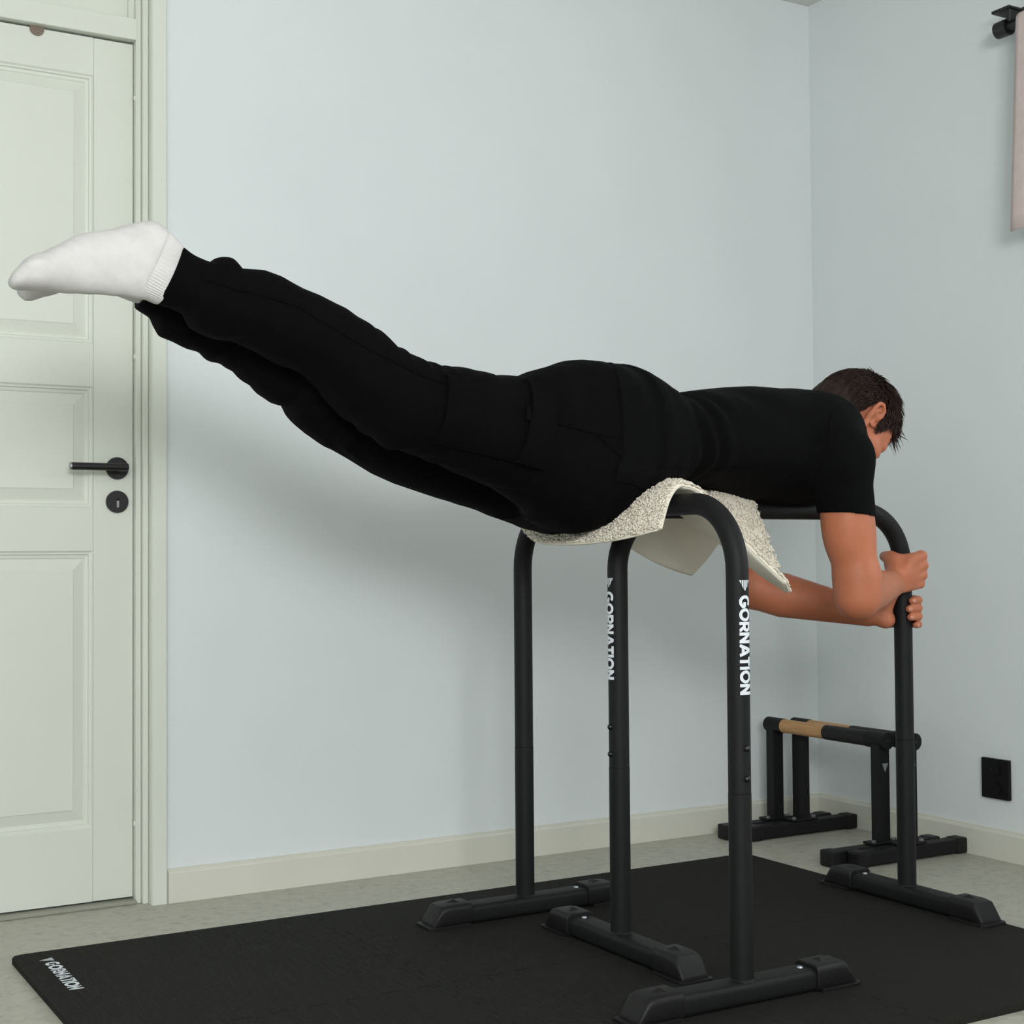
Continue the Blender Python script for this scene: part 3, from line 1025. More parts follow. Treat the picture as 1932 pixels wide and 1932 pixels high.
# fingernails of the lower hand
for z, tp in ((.7000, 268), (.6815, 252), (.6625, 258), (.6440, 290)):
    a = math.radians(tp - 2)
    n_ = Vector((math.cos(a), math.sin(a), 0)); t_ = Vector((-math.sin(a), math.cos(a), 0))
    c = Vector(pp(tp - 1, .0305 + .0068, z - .001))
    b = MB(); b.ball((0, 0, 0), 1, 1, 1, 12, 8)
    for v in b.bm.verts:
        v.co = c + t_ * (v.co.x * .0062) + n_ * (v.co.y * .0022) + Vector((0, 0, v.co.z * .0052))
    b.build('fingernail', M['nail'], person, smooth=True)
for s in (-1, 1):
    e = MB(); e.ball(tuple(hd(.0815, s * .032, -.0185)), .0118, u=20, v=12); eo = e.build('eyeball', M['eye'], person, smooth=True)
    e = MB(); e.ball(tuple(hd(.0905, s * .031, -.0195)), .0042, u=14, v=8); e.build('iris', M['iris'], eo, smooth=True)
    b = MB()
    for k in range(26):
        t = k / 25
        a = hd(.0985 - .022 * t ** 2, s * (.014 + .038 * t), .000 + .006 * math.sin(t * 2.4))
        for jj in range(2):
            a2 = a + HU * random.uniform(-.003, .003) + HF * .001
            q = a2 + HL * s * .007 + HU * random.uniform(-.001, .003) + HF * (-.004 * t)
            b.tube([a2, (a2 + q) / 2 + HF * .001, q], [.0009, .0008, .0002], 5)
    b.build('eyebrow', M['hair'], person)
    b = MB()
    for k in range(16):
        t = k / 15
        a = hd(.0965 - .010 * (2 * t - 1) ** 2, s * (.019 + .027 * t), -.0165)
        q = a + HF * .006 - HU * .003 + HL * s * (.004 * t)
        b.tube([a, (a + q) / 2 - HU * .001, q], [.0007, .0006, .0002], 4)
    b.build('eyelashes', M['hair'], person)

# ------------------------------------------------------------------ trousers
def cols(rows, Y):
    """silhouette columns (pixel x, top y, bottom y) seen on the plane through the limb's axis -> xs, zt, zb"""
    xs, zt, zb, yy = [], [], [], []
    for k, (px, t, b_) in enumerate(rows):
        y = Y(k / (len(rows) - 1)) if callable(Y) else Y
        a = at(px, (t + b_) / 2, Y=y)
        xs.append(a[0]); zt.append(at(px, t, Y=y)[2]); zb.append(at(px, b_, Y=y)[2]); yy.append(y)
    return xs, zt, zb, yy

near_rows = [(280, 432, 566), (300, 445, 572), (340, 467, 588), (352, 477, 594), (365, 485, 620), (385, 494, 630), (397, 497, 634), (402, 489, 636), (414, 486, 640), (430, 487, 643),
             (438, 497, 643), (446, 508, 644), (490, 511, 663), (520, 522, 681), (540, 534, 690), (560, 545, 696), (590, 557, 712), (620, 572, 745), (640, 581, 774), (660, 596, 790),
             (676, 604, 800), (684, 609, 806), (692, 618, 815), (705, 624, 826), (716, 633, 832), (727, 645, 838), (735, 655, 842), (743, 656, 845), (750, 658, 848), (755, 665, 849), (766, 667, 853),
             (780, 671, 857), (786, 682, 859), (794, 687, 862), (803, 686, 864), (812, 690, 867), (820, 693, 870), (830, 689, 874), (840, 690, 879), (847, 694, 884), (851, 692, 885), (870, 695, 893), (900, 702, 905), (925, 709, 916), (940, 709, 922),
             (975, 712, 945), (988, 706, 955), (1005, 700, 966), (1030, 692, 982), (1060, 687, 996), (1090, 686, 999), (1120, 691, 984), (1150, 703, 965), (1168, 716, 950)]
def lerp_tab(x, xs, vs_): return np.interp(x, xs, vs_)
tr = Field()
xs, zt, zb, yy = cols(near_rows, lambda t: 2.402 - .05 * min(1, t * 1.1))
wy = lerp_tab(np.array(xs), [.70, .76, .80, .90, 1.10, 1.25, 1.45, 1.60, 1.75], [.050, .052, .064, .074, .085, .092, .106, .104, .09])
tr.sweep(xs, zt, zb, yy, wy, .012, 2.25)
NEAR = (np.array(xs), np.array(zt), np.array(zb))
far_rows = [(225, 460, 566), (250, 470, 576), (289, 495, 602), (297, 498, 622), (304, 498, 634), (352, 510, 655), (400, 525, 678), (442, 545, 699), (467, 560, 719), (495, 575, 744), (517, 588, 760), (542, 598, 767), (553, 605, 790), (585, 628, 820), (620, 655, 843),
            (663, 670, 866), (710, 690, 895), (750, 705, 913), (800, 725, 930), (824, 732, 938), (896, 745, 960), (977, 750, 985), (1014, 750, 994), (1051, 750, 1000), (1085, 745, 998), (1120, 740, 980)]
xs, zt, zb, yy = cols(far_rows, lambda t: 2.502 + .03 * min(1, t * 1.2))
wy = lerp_tab(np.array(xs), [.72, .80, .84, .95, 1.15, 1.3, 1.5, 1.7], [.048, .050, .062, .072, .083, .09, .105, .10])
tr.sweep(xs, zt, zb, yy, wy, .012, 2.25)
# seat
seat_rows = [(985, 735, 975), (1005, 715, 985), (1030, 700, 996), (1060, 692, 1003), (1090, 690, 1003), (1120, 695, 986), (1150, 706, 965), (1180, 726, 944)]
xs, zt, zb, yy = cols(seat_rows, YB)
wy = lerp_tab(np.array(xs), [1.40, 1.50, 1.62, 1.75], [.10, .165, .178, .16])
tr.sweep(xs, zt, zb, yy, wy, .045, 2.4)
# cuffs end square to the leg
ca, cb_ = at(340, 466, Y=2.40), at(293, 570, Y=2.40)
def trd(P):
    x, y, z = P[:, 0], P[:, 1], P[:, 2]
    s_ = x * .90 - z * .42
    t_ = x * .42 + z * .90
    n1 = np.sin(y * 31 + s_ * 11) + .8 * np.sin(t_ * 43 - x * 9 + 1.7) + .6 * np.sin(y * 67 + x * 5)
    g = np.clip(.5 + .7 * np.sin(s_ * 9.3 + y * 21 + 2.0) + .5 * np.sin(t_ * 27 + s_ * 6), 0, 1)
    env = .30 + .9 * np.exp(-((x - 1.15) / .12) ** 2) + .7 * np.exp(-((x - .86) / .05) ** 2)
    return (.0019 * np.sin(s_ * 125 + n1 * 2.3) + .0017 * np.sin(s_ * 71 + t_ * 40 + n1 * 2.0 + 1.0)) * env * g
tr.disp = trd
dirc = np.array([cb_[0] - ca[0], 0, cb_[2] - ca[2]])
nrm = np.array([-dirc[2], 0, dirc[0]]); nrm = nrm if nrm[0] < 0 else -nrm
# both cuffs lie near one plane; the far one starts a little further left
class _C: pass
def cuffcut(P):
    yy_ = np.clip((P[:, 1] - 2.40) / .10, 0, 1)
    pt = ca[None, :] + np.stack([-.005 * yy_ + .0 * yy_, 0 * yy_, 0 * yy_], 1)
    n = nrm / np.linalg.norm(nrm)
    return (P - pt) @ n
tr.p.append((cuffcut, None, None, .004, 'cut'))
me = tr.mesh('cargo_trousers', .0038, smooth=1)
trousers = link('cargo_trousers', me, M['twill'], person, True)
trousers['label'] = 'black cargo trousers'


def bvh_of(me):
    vs_ = [v.co.copy() for v in me.vertices]
    return BVHTree.FromPolygons(vs_, [tuple(p.vertices) for p in me.polygons])


tb_bvh = bvh_of(me)


def near_hit(x, z, bvh, y0=1.6):
    h = bvh.ray_cast(Vector((x, y0, z)), Vector((0, 1, 0)))
    return h[0]


def drape(name, quad_px, Yp, bvh, material, parent, off=.004, thick=.004, nu=22, nv=22, bulge=0.0):
    """a cloth patch laid on the near side of the leg; quad corners in photo order TL, TR, BR, BL"""
    q = [at(px, py, Y=Yp) for px, py in quad_px]
    top, bot = [], []
    for j in range(nv + 1):
        for i in range(nu + 1):
            u, v = i / nu, j / nv
            p = (q[0] * (1 - u) + q[1] * u) * (1 - v) + (q[3] * (1 - u) + q[2] * u) * v
            h_ = near_hit(p[0], p[2], bvh)
            y = h_.y if h_ is not None else None
            top.append([p[0], y, p[2], bulge * math.sin(math.pi * u) ** .5 * math.sin(math.pi * v) ** .5 if bulge else 0])
    ys = [t[1] for t in top if t[1] is not None]
    yd = min(max(ys), 2.40) if ys else Yp
    n = (nu + 1) * (nv + 1)
    ya = np.array([t[1] if t[1] is not None else yd for t in top]).reshape(nv + 1, nu + 1)
    for _ in range(3):
        yb = ya.copy()
        yb[1:-1, 1:-1] = (ya[1:-1, 1:-1] * 2 + ya[:-2, 1:-1] + ya[2:, 1:-1] + ya[1:-1, :-2] + ya[1:-1, 2:]) / 6
        ya = np.minimum(yb, ya + .002)
    ya = ya.ravel()
    vs_ = [(t[0], float(y) - off - t[3], t[2]) for t, y in zip(top, ya)] + [(t[0], float(y) + .004, t[2]) for t, y in zip(top, ya)]
    fs_ = []
    W = nu + 1
    for j in range(nv):
        for i in range(nu):
            a = j * W + i
            fs_.append((a, a + W, a + W + 1, a + 1)); fs_.append((n + a, n + a + 1, n + a + W + 1, n + a + W))
    for i in range(nu):
        fs_.append((i, i + 1, n + i + 1, n + i)); a = nv * W + i; fs_.append((a + 1, a, n + a, n + a + 1))
    for j in range(nv):
        a = j * W; fs_.append((a + W, a, n + a, n + a + W)); a = j * W + nu; fs_.append((a, a + W, n + a + W, n + a))
    return link(name, mesh(name, vs_, fs_), material, parent, False)


def seam(name, pts_px, Yp, bvh, material, parent, r=.0016, off=.0006):
    out = []
    for (x0, y0), (x1, y1) in zip(pts_px[:-1], pts_px[1:]):
        for t in np.linspace(0, 1, 9)[:-1]:
            p = at(x0 + (x1 - x0) * t, y0 + (y1 - y0) * t, Y=Yp)
            h_ = near_hit(p[0], p[2], bvh)
            if h_ is not None: out.append((p[0], h_.y - off, p[2]))
    return MB().tube(out, r, 6).build(name, material, parent, smooth=True)


pk = drape('cargo_pocket', [(852, 704), (1002, 722), (976, 874), (835, 834)], 2.27, tb_bvh, M['twill'], trousers, .010, bulge=.004)
fl = drape('pocket_flap', [(1004, 712), (1043, 735), (1016, 888), (970, 873)], 2.27, tb_bvh, M['twill'], trousers, .019, nu=10)
drape('pocket_tag', [(979, 770), (987, 770), (985, 795), (977, 795)], 2.27, tb_bvh, M['cotton'], pk, .0215, nu=3, nv=5)
seam('side_seam', [(392, 522), (450, 546), (500, 560), (560, 580), (640, 632), (700, 668), (790, 716), (848, 736)], 2.32, tb_bvh, M['twill'], trousers)
seam('side_seam', [(1044, 802), (1080, 812), (1112, 820), (1140, 826), (1172, 822)], 2.27, tb_bvh, M['twill'], trousers)
seam('pocket_seam', [(1112, 820), (1140, 848), (1170, 872)], 2.27, tb_bvh, M['twill'], trousers)
# drawstring ends at the fly
for dx in (0, .035):
    c = at(1052 + dx * 900, 998, Y=2.40)
    MB().tube([c + np.array([0, 0, .01]), c + np.array([.0005, -.004, -.004]), c + np.array([0, -.005, -.012])], .0011, 6).build('drawstring', M['cotton'], trousers, smooth=True)

# ------------------------------------------------------------------ t-shirt
sh = Field()
sh_rows = [(1146, 694, 962), (1160, 699, 957), (1175, 707, 950), (1190, 717, 942), (1208, 732, 934), (1222, 744, 926), (1240, 744, 920), (1258, 747, 916), (1270, 748, 914), (1278, 742, 914), (1300, 737, 918), (1350, 733, 930), (1390, 731, 944), (1430, 734, 952), (1480, 739, 956),
           (1510, 744, 956), (1530, 750, 952), (1548, 760, 935), (1566, 774, 925), (1580, 790, 905)]
xs, zt, zb, yy = cols(sh_rows, YB)
wy = lerp_tab(np.array(xs), [1.58, 1.66, 1.74, 1.85, 2.0, 2.12, 2.2, 2.25], [.206, .203, .176, .178, .190, .188, .15, .09])
sh.sweep(xs, zt, zb, yy, wy, .02, 2.35)
# the skirt of the shirt lies over the seat of the trousers and ends in a slanting hem
for nm, rows_, Yf, wtab in (('n', near_rows, lambda t: 2.402 - .05 * min(1, t * 1.1), [.050, .052, .064, .074, .085, .092, .106, .104, .09]),
                            ('s', seat_rows, YB, None)):
    xs, zt, zb, yy = cols(rows_, Yf)
    if wtab is not None:
        wy = lerp_tab(np.array(xs), [.70, .76, .80, .90, 1.10, 1.25, 1.45, 1.60, 1.75], wtab)
    else:
        wy = lerp_tab(np.array(xs), [1.40, 1.50, 1.62, 1.75], [.10, .165, .178, .16])
    keep = [i for i in range(len(xs)) if xs[i] > 1.42]
    xs, zt, zb, yy, wy = [np.array([v[i] for i in keep]) for v in (xs, zt, zb, yy, wy)]
    xs = np.append(xs, xs[-1] + .03)
    g = lambda v, e: np.append(v, v[-1] + e)
    sh.sweep(xs, g(zt, -.012) + .0045, g(zb, .012) - .0045, g(yy, 0), g(wy, -.006) + .0055, .03, 2.3)
    if nm == 'n':
        sh.sweep(xs, g(zt, -.012) + .0045, g(zb, .012) - .0045, 2 * YB - g(yy, 0), g(wy, -.006) + .0055, .03, 2.3)
def hemline(P):
    xh = 1.632 - .46 * np.abs(P[:, 1] - YB) - .05 * np.clip((1.0 - P[:, 2]) / .15, 0, 1) + .003 * np.sin(P[:, 1] * 40)
    return (xh - P[:, 0]) * .85
# shoulder caps and sleeves
for S_, E_, sg in ((S_R, E_R, -1), (S_L, E_L, 1)):
    d_ = (E_ - S_)
    sh.chain([np.array([2.13, YB + sg * .10, 1.055]), S_ + np.array([0, 0, .004])], [.080, .066], .05)
    sh.chain([S_ + np.array([.004, 0, .0]), S_ + d_ * .20, S_ + d_ * .40, S_ + d_ * .52], [.0655, .0610, .0590, .0590], .025)
# collar rise towards the neck
sh.chain([(2.12, YB, 1.075), (2.185, YB, 1.078)], [.080, .072], .04)
def shd(P):
    x, y, z = P[:, 0], P[:, 1], P[:, 2]
    n1 = np.sin(y * 23 + z * 17) * 1.1 + .7 * np.sin(x * 31 - y * 19)
    # gathers at the waist
    a = .0040 * np.exp(-((x - 1.775) / .055) ** 2) * np.sin((x * .95 + z * .30 + y * .12) * 135 + n1 * .8)
    # two long diagonal creases from the small of the back towards the armpit
    s_ = x * .62 + z * .78
    g = np.clip(np.sin(s_ * 24 + y * 6 + 1.2), 0, 1) ** 4
    b_ = .0035 * g * np.clip((x - 1.80) / .1, 0, 1) * np.clip((2.12 - x) / .08, 0, 1)
    c_ = .0014 * np.sin(z * 120 + x * 6 + n1) * np.exp(-((z - .95) / .05) ** 2) * np.clip((2.1 - x) / .1, 0, 1)
    hem = -.0035 * np.exp(-((x - 1.60) / .03) ** 2)
    return a + b_ + c_ + hem
sh.disp = shd
# sleeve hems: cut below, hollowed round the arm
hr0, hr1 = at(1547, 966, Y=2.255), at(1640, 979, Y=2.255)
hd_ = hr1 - hr0
def hemcut(P):
    # near and far sleeve share the hem height; only the sleeve region is touched
    n = np.array([hd_[2], 0, -hd_[0]]); n /= np.linalg.norm(n)
    if n[2] > 0: n = -n
    d = (P - hr0) @ n
    d = d + np.where(P[:, 1] > YB, .035, 0.0)
    side = np.abs(P[:, 1] - YB) - .125
    return np.where(side > 0, d, np.minimum(d, -.05 - side * 0))
sh.p.append((hemcut, None, None, .003, 'cut'))
sh.p.append((hemline, None, None, .003, 'cut'))
for S_, E_ in ((S_R, E_R), (S_L, E_L)):
    d_ = E_ - S_
    sh.cone(S_ + d_ * .28, S_ + d_ * .62, .0530, .0530, .003, 'sub')
me = sh.mesh('t_shirt', .0036, smooth=1)
shirt = link('t_shirt', me, M['cotton'], person, True)
shirt['label'] = 'black short-sleeved t-shirt'
sb = bvh_of(me)
seam('armhole_seam', [(1570, 780), (1558, 800), (1549, 830), (1541, 860), (1537, 890)], 2.25, sb, M['cotton'], shirt, .0018)
seam('side_seam', [(1230, 882), (1290, 884), (1350, 886), (1420, 884), (1480, 880)], 2.27, sb, M['cotton'], shirt, .0013)

# ------------------------------------------------------------------ socks
foot_rows = [(18, 527, 533), (21, 520, 541), (26, 512, 544), (37, 499, 546), (48, 487, 546), (62, 480, 547), (79, 476, 547), (89, 471, 548), (110, 461, 551), (128, 451, 553), (149, 442, 554), (176, 437, 555), (207, 434, 557), (240, 427, 560),
             (257, 421, 563), (270, 417, 565), (284, 416, 568), (296, 420, 571), (311, 431, 575), (329, 453, 579), (345, 468, 584), (365, 484, 590)]
far_foot_rows = [(36, 540, 552), (40, 528, 559), (50, 512, 567), (62, 500, 567), (75, 492, 562), (87, 486, 557), (116, 472, 551), (150, 456, 549), (186, 441, 551), (215, 430, 556), (240, 423, 566), (255, 421, 571), (270, 423, 572), (290, 432, 574), (312, 446, 580)]
def sock(dx, dy, dz, flip):
    f_ = Field()
    xs, zt, zb, yy = cols(far_foot_rows if flip else foot_rows, 2.402 + dy)
    xs = np.array(xs); zt = np.array(zt); zb = np.array(zb); yy = np.array(yy)
    w = lerp_tab(xs - dx, [.471, .478, .49, .52, .55, .60, .65, .69, .72, .78], [.012, .026, .034, .042, .042, .036, .034, .035, .036, .040])
    f_.sweep(xs, zt, zb, yy, w, .01, 2.15)
    # big toe on the inner side, small toes fanning out
    s = 1 if not flip else -1
    for k, (px, py, rr, oy) in enumerate((((33, 531, .0130, .020), (35, 524, .0100, .004), (41, 516, .0092, -.010), (50, 508, .0088, -.021), (60, 501, .0082, -.031)) if not flip else ((52, 554, .0120, .018), (55, 545, .0100, .0), (62, 535, .009, -.016)))):
        c = at(px, py, Y=2.402 + s * oy + dy) + np.array([0, 0, 0])
        f_.cone(c, c + np.array([.045, 0, .006 if not flip else .014]), rr, rr * (1.15 if not flip else .9), .007)
    f_.disp = lambda P: .0003 * np.sin(P[:, 0] * 160 + P[:, 2] * 240 + np.sin(P[:, 1] * 90) * 1.5) * (P[:, 0] < .70 + dx)
    o = link('sock', f_.mesh('sock', .0026, smooth=2), M['sock'], person, True)
    # ribbed ankle band, fluted round the leg
    c0 = (at(313, 426, Y=2.402) + at(262, 566, Y=2.402)) / 2; c1 = (at(346, 470, Y=2.402) + at(298, 574, Y=2.402)) / 2
    c0 = c0 + np.array([dx, dy, dz]); c1 = c1 + np.array([dx, dy, dz])
    ax = at(293, 570, Y=2.402) - at(340, 466, Y=2.402); ax /= np.linalg.norm(ax)
    n = 360; rows = 7; vs_, fs_ = [], []
    for k in range(rows):
        t = k / (rows - 1)
        c = c0 * (1 - t) + c1 * t
        hgt = (.0620 * (1 - t) + .0535 * t)
        wd = .0405 * (1 - t) + .043 * t
        for i in range(n):
            a = 2 * math.pi * i / n
            rb = 1 + .060 * (abs(((i * 64 / n) % 1) - .5) - .25) * (1 if 0 < k < rows - 1 else .3) - (.012 if k in (0, rows - 1) else 0)
            ca_, sa_ = math.cos(a), math.sin(a)
            e = 2 / 2.15
            p = c + ax * (math.copysign(abs(ca_) ** e, ca_) * hgt * rb) + np.array([0, 1, 0]) * (math.copysign(abs(sa_) ** e, sa_) * wd * rb)
            vs_.append(p)
    for k in range(rows - 1):
        for i in range(n):
            j = (i + 1) % n
            fs_.append((k * n + i, k * n + j, (k + 1) * n + j, (k + 1) * n + i))
    link('ribbed_cuff', mesh('ribbed_cuff', np.array(vs_), fs_), M['sock'], o, True)
    return o

sock(0, 0, 0, False)['label'] = 'white ankle sock on the near foot'
sock(.030, .098, .000, True)['label'] = 'white ankle sock on the far foot'

# ------------------------------------------------------------------ hair
def u_min(f):
    return np.interp(f, [-.12, -.075, -.045, -.028, -.022, .010, .016, .020, .034, .042, .058, .080, .11], [-.085, -.085, -.075, -.050, .010, .012, .000, -.022, -.018, .008, .032, .056, .070])

hr = Field()
hr.ell(hd(-.002, 0, .003), HAX, (.1010, .0805, .1050), .01)
hr.ell(hd(-.050, 0, -.045), HAX, (.052, .056, .055), .03)
def haircut(P):
    q = P - HC
    f_, u_ = q @ HF, q @ HU
    return (u_min(f_) - u_) * .7
hr.p.append((haircut, None, None, .006, 'cut'))
hr.disp = lambda P: .0012 * np.sin((P - HC) @ HL * 420 + np.sin((P - HC) @ HF * 130) * 2.0) + .0010 * np.sin((P - HC) @ HF * 260 + (P - HC) @ HU * 170)
hair = link('hair', hr.mesh('hair', .003, smooth=1), M['hair'], person, True)
hair['label'] = 'short dark brown hair, longer on top'

hb_v, hb_f = [], []
def strand(root, nrm_, flow, length, rad, lift):
    n = 5
    side = np.cross(nrm_, flow); side /= np.linalg.norm(side) + 1e-9
    base = len(hb_v)
    for k in range(n):
        t = k / (n - 1)
        c = root + flow * (length * t) + nrm_ * (lift * math.sin(min(1.0, t * 1.3) * math.pi * .6) + .001)
        r = rad * (1 - t ** 2 * .96)
        for (a, b_) in ((1, 0), (0, .7), (-1, 0), (0, -.7)):
            hb_v.append(c + side * (a * r) + nrm_ * (b_ * r))
    for k in range(n - 1):
        for i in range(4):
            j = (i + 1) % 4
            hb_f.append((base + k * 4 + i, base + k * 4 + j, base + k * 4 + 4 + j, base + k * 4 + 4 + i))

cnt = 0
while cnt < 5200:
    v = rng.normal(size=3); v /= np.linalg.norm(v)
    f_, l_, u_ = v[0] * .102, v[1] * .081, v[2] * .106
    if u_ < u_min(f_) + .006: continue
    n_ = np.array([v[0] / .102, v[1] / .081, v[2] / .106]); n_ /= np.linalg.norm(n_)
    top = np.clip((u_ - .03) / .06, 0, 1) * np.clip((f_ + .07) / .05, 0, 1)
    # hair lies forward on top, down and back elsewhere
    g = np.array([.9 * top + (.30 if f_ > 0 else -.25) * (1 - top), .25 * v[1], -.25 - .75 * (1 - top)]) + rng.normal(size=3) * .22
    g = g - n_ * (g @ n_); g /= np.linalg.norm(g) + 1e-9
    L = (.016 + .030 * top) * rng.uniform(.7, 1.25)
    N_ = HF * n_[0] + HL * n_[1] + HU * n_[2]; G_ = HF * g[0] + HL * g[1] + HU * g[2]
    strand(hd(f_, l_, u_), N_, G_, L, rng.uniform(.0010, .0020), .0035 + .006 * top)
    cnt += 1
# the fringe falls forward over the forehead
for k in range(260):
    l_ = rng.uniform(-.055, .055); f_ = rng.uniform(.055, .085)
    u_ = .106 * math.sqrt(max(.02, 1 - (f_ / .104) ** 2 - (l_ / .083) ** 2))
    n_ = np.array([f_ / .0108, l_ / .0069, u_ / .0112]); n_ /= np.linalg.norm(n_)
    g = np.array([.80, .15 * l_ / .05 + rng.normal() * .15, -.34 + rng.normal() * .22]); g /= np.linalg.norm(g)
    strand(hd(f_, l_, u_), HF * n_[0] + HL * n_[1] + HU * n_[2], HF * g[0] + HL * g[1] + HU * g[2], rng.uniform(.022, .040), rng.uniform(.0010, .002), .004)
# sideburns
for k in range(160):
    s = -1 if k % 2 else 1
    f_ = rng.uniform(.018, .044); u_ = rng.uniform(u_min(f_) - .004, .02)
    strand(hd(f_, s * (.0755 - .25 * max(0, f_ - .03)), u_), HL * s, (HF * .25 - HU * .95 + HF * rng.normal() * .1), rng.uniform(.008, .016), .0011, .001)
ho = link('hair_strands', mesh('hair_strands', np.array(hb_v), hb_f), M['hair'], hair, True)
ho['kind'] = 'stuff'

# ------------------------------------------------------------------ cushion draped over the two rails
cush = thing('cushion', (PX, 2.40, .93), 'flat cream boucle cushion draped over the rails under the belly', 'cushion')

def catmull(pts, t):
    pts = np.array(pts, float); n = len(pts) - 1
    s_ = t * n; i = min(int(s_), n - 1); u = s_ - i
    p0, p1, p2, p3 = pts[max(i - 1, 0)], pts[i], pts[i + 1], pts[min(i + 2, n)]
    return .5 * (2 * p1 + (-p0 + p2) * u + (2 * p0 - 5 * p1 + 4 * p2 - p3) * u * u + (-p0 + 3 * p1 - 3 * p2 + p3) * u ** 3)

def sst(t):
    t = min(1.0, max(0.0, t)); return t * t * (3 - 2 * t)

def cz(X, Y):
    a, b_ = X - PX, Y - PY
    if a < 0:
        return .940 - .112 * sst(-a / .135)
    db = math.sqrt(b_ * b_ + .0004)
    mm = a * db / (a * .75 + db + .02)
    mm = mm - .03
    mm = (mm + math.sqrt(mm * mm + .0001)) / 2
    return .940 - .004 * sst(a / .05) - (2.0 if b_ < 0 else 2.6) * mm

EL = [(1.572, 2.160), (1.55, 2.29), (1.540, 2.42), (1.55, 2.56), (1.588, 2.69)]
ER = [(1.850, 2.142), (1.915, 2.212), (1.985, 2.35), (1.99, 2.47), (1.94, 2.555)]
EN = [(1.572, 2.160), (1.625, 2.20), (1.68, 2.212), (1.75, 2.19), (1.850, 2.142)]
EF = [(1.588, 2.69), (1.64, 2.68), (1.70, 2.62), (1.81, 2.575), (1.94, 2.555)]
NU, NV = 64, 64
Pm = np.zeros((NV + 1, NU + 1, 3))
for j in range(NV + 1):
    for i in range(NU + 1):
        u, v = i / NU, j / NV
        l_, r_, n_, f_ = catmull(EL, v), catmull(ER, v), catmull(EN, u), catmull(EF, u)
        c00, c10, c01, c11 = np.array(EL[0]), np.array(ER[0]), np.array(EL[-1]), np.array(ER[-1])
        p = l_ * (1 - u) + r_ * u + n_ * (1 - v) + f_ * v - (c00 * (1 - u) * (1 - v) + c10 * u * (1 - v) + c01 * (1 - u) * v + c11 * u * v)
        Pm[j, i] = (p[0], p[1], cz(p[0], p[1]))
nrm_ = np.cross(np.gradient(Pm, axis=1), np.gradient(Pm, axis=0))
nrm_ /= np.linalg.norm(nrm_, axis=2)[:, :, None]
nrm_ *= np.sign(nrm_[:, :, 2:3])
uu, vv = np.meshgrid(np.linspace(0, 1, NU + 1), np.linspace(0, 1, NV + 1))
edge = np.minimum(np.minimum(uu, 1 - uu), np.minimum(vv, 1 - vv))
th = .0030 + .0085 * np.sqrt(np.clip(edge / .22, 0, 1)) + .0012 * np.sin(uu * 31 + np.sin(vv * 17)) * np.clip(edge / .05, 0, 1)
# resting on the rails it lies flat
topv = Pm + nrm_ * th[:, :, None]
botv = Pm - nrm_ * th[:, :, None] * .9
W = NU + 1
def grid_faces(flip=False):
    fs_ = []
    for j in range(NV):
        for i in range(NU):
            a = j * W + i
            q = (a, a + 1, a + W + 1, a + W)
            fs_.append(q[::-1] if flip else q)
    return fs_
# close the rim: the top panel wraps to the seam
rim = [j * W for j in range(NV + 1)]
tv = topv.reshape(-1, 3); bv = botv.reshape(-1, 3); mv = Pm.reshape(-1, 3)
border = [i for i in range(W)] + [j * W + NU for j in range(1, NV + 1)] + [NV * W + i for i in range(NU - 1, -1, -1)] + [j * W for j in range(NV - 1, 0, -1)]
def panel(name, vv_, flip, material):
    vs_ = [tuple(p) for p in vv_]; fs_ = grid_faces(flip)
    k0 = len(vs_)
    vs_ += [tuple(mv[b_]) for b_ in border]
    n = len(border)
    for q in range(n):
        r_ = (q + 1) % n
        f_ = (border[q], k0 + q, k0 + r_, border[r_])
        fs_.append(f_[::-1] if flip else f_)
    return link(name, mesh(name, vs_, fs_), material, cush, True)
panel('boucle_panel', tv, False, M['boucle'])
cp = panel('canvas_panel', bv, True, M['canvas'])
cp['label'] = 'plain cream canvas underside'
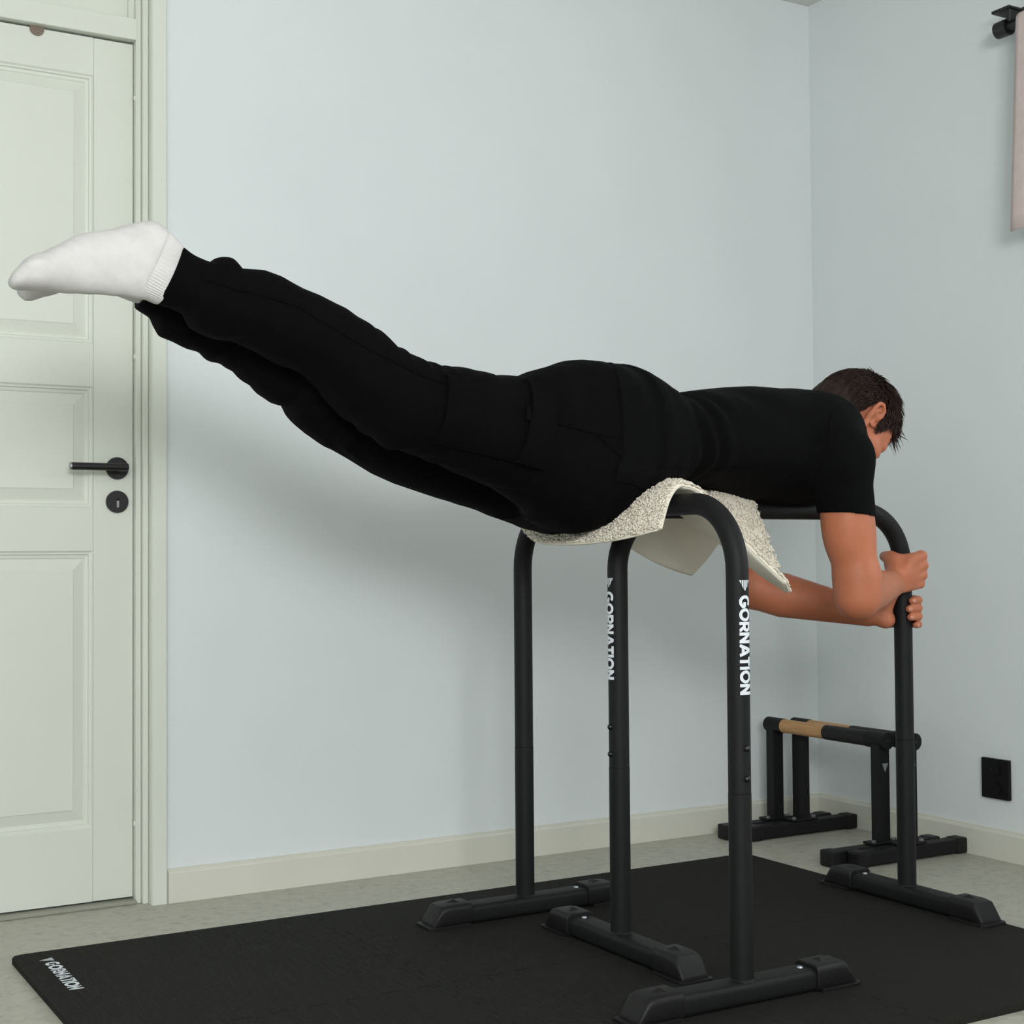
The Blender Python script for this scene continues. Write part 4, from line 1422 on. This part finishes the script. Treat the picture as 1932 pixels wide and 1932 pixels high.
MB().tube([tuple(mv[b_]) for b_ in border[::2]], .0021, 6).build('piping', M['canvas'], cush, smooth=True)
# zip line across the underside
zl = [tuple(botv[j, 14] - nrm_[j, 14] * .0006) for j in range(3, NV - 2)]
MB().tube(zl, .0009, 5).build('zip_line', M['canvas'], cp, smooth=True)
# boucle loops
lv, lf = [], []
def loop(c, n, t, r, rad):
    s_ = np.cross(n, t); base = len(lv); seg = 6
    a0 = rng.uniform(0, 6.28)
    for k in range(seg):
        a = a0 + 4.6 * k / (seg - 1)
        ctr = c + (t * math.cos(a) + s_ * math.sin(a)) * r + n * (rad * (.8 + .8 * math.sin(k * 1.3)))
        d1 = t * math.cos(a) + s_ * math.sin(a)
        for (x_, y_) in ((1, 0), (-.5, .87), (-.5, -.87)):
            lv.append(ctr + d1 * (x_ * rad) + n * (y_ * rad))
    for k in range(seg - 1):
        for i in range(3):
            j = (i + 1) % 3
            lf.append((base + k * 3 + i, base + k * 3 + j, base + k * 3 + 3 + j, base + k * 3 + 3 + i))
    lf.append((base, base + 2, base + 1)); e_ = base + (seg - 1) * 3; lf.append((e_, e_ + 1, e_ + 2))
made = 0
while made < 6500:
    u, v = rng.random(2)
    # woven bare stripe between the tufted fields
    bare = (abs((u * 1.0 + .08 * math.sin(v * 9)) - .35) < .035) or (abs(u - .60 - .05 * math.sin(v * 7)) < .035)
    if bare and rng.random() < .85: continue
    i, j = int(u * NU), int(v * NV)
    fu, fv = u * NU - i, v * NV - j
    i1, j1 = min(i + 1, NU), min(j + 1, NV)
    c = (topv[j, i] * (1 - fu) + topv[j, i1] * fu) * (1 - fv) + (topv[j1, i] * (1 - fu) + topv[j1, i1] * fu) * fv
    n = nrm_[j, i]
    t = np.cross(n, rng.normal(size=3)); t /= np.linalg.norm(t)
    loop(c, n, t, rng.uniform(.0024, .0046), rng.uniform(.0014, .0023))
    made += 1
lo_ = link('boucle_loops', mesh('boucle_loops', np.array(lv), lf), M['boucle'], cush, True)
lo_['kind'] = 'stuff'
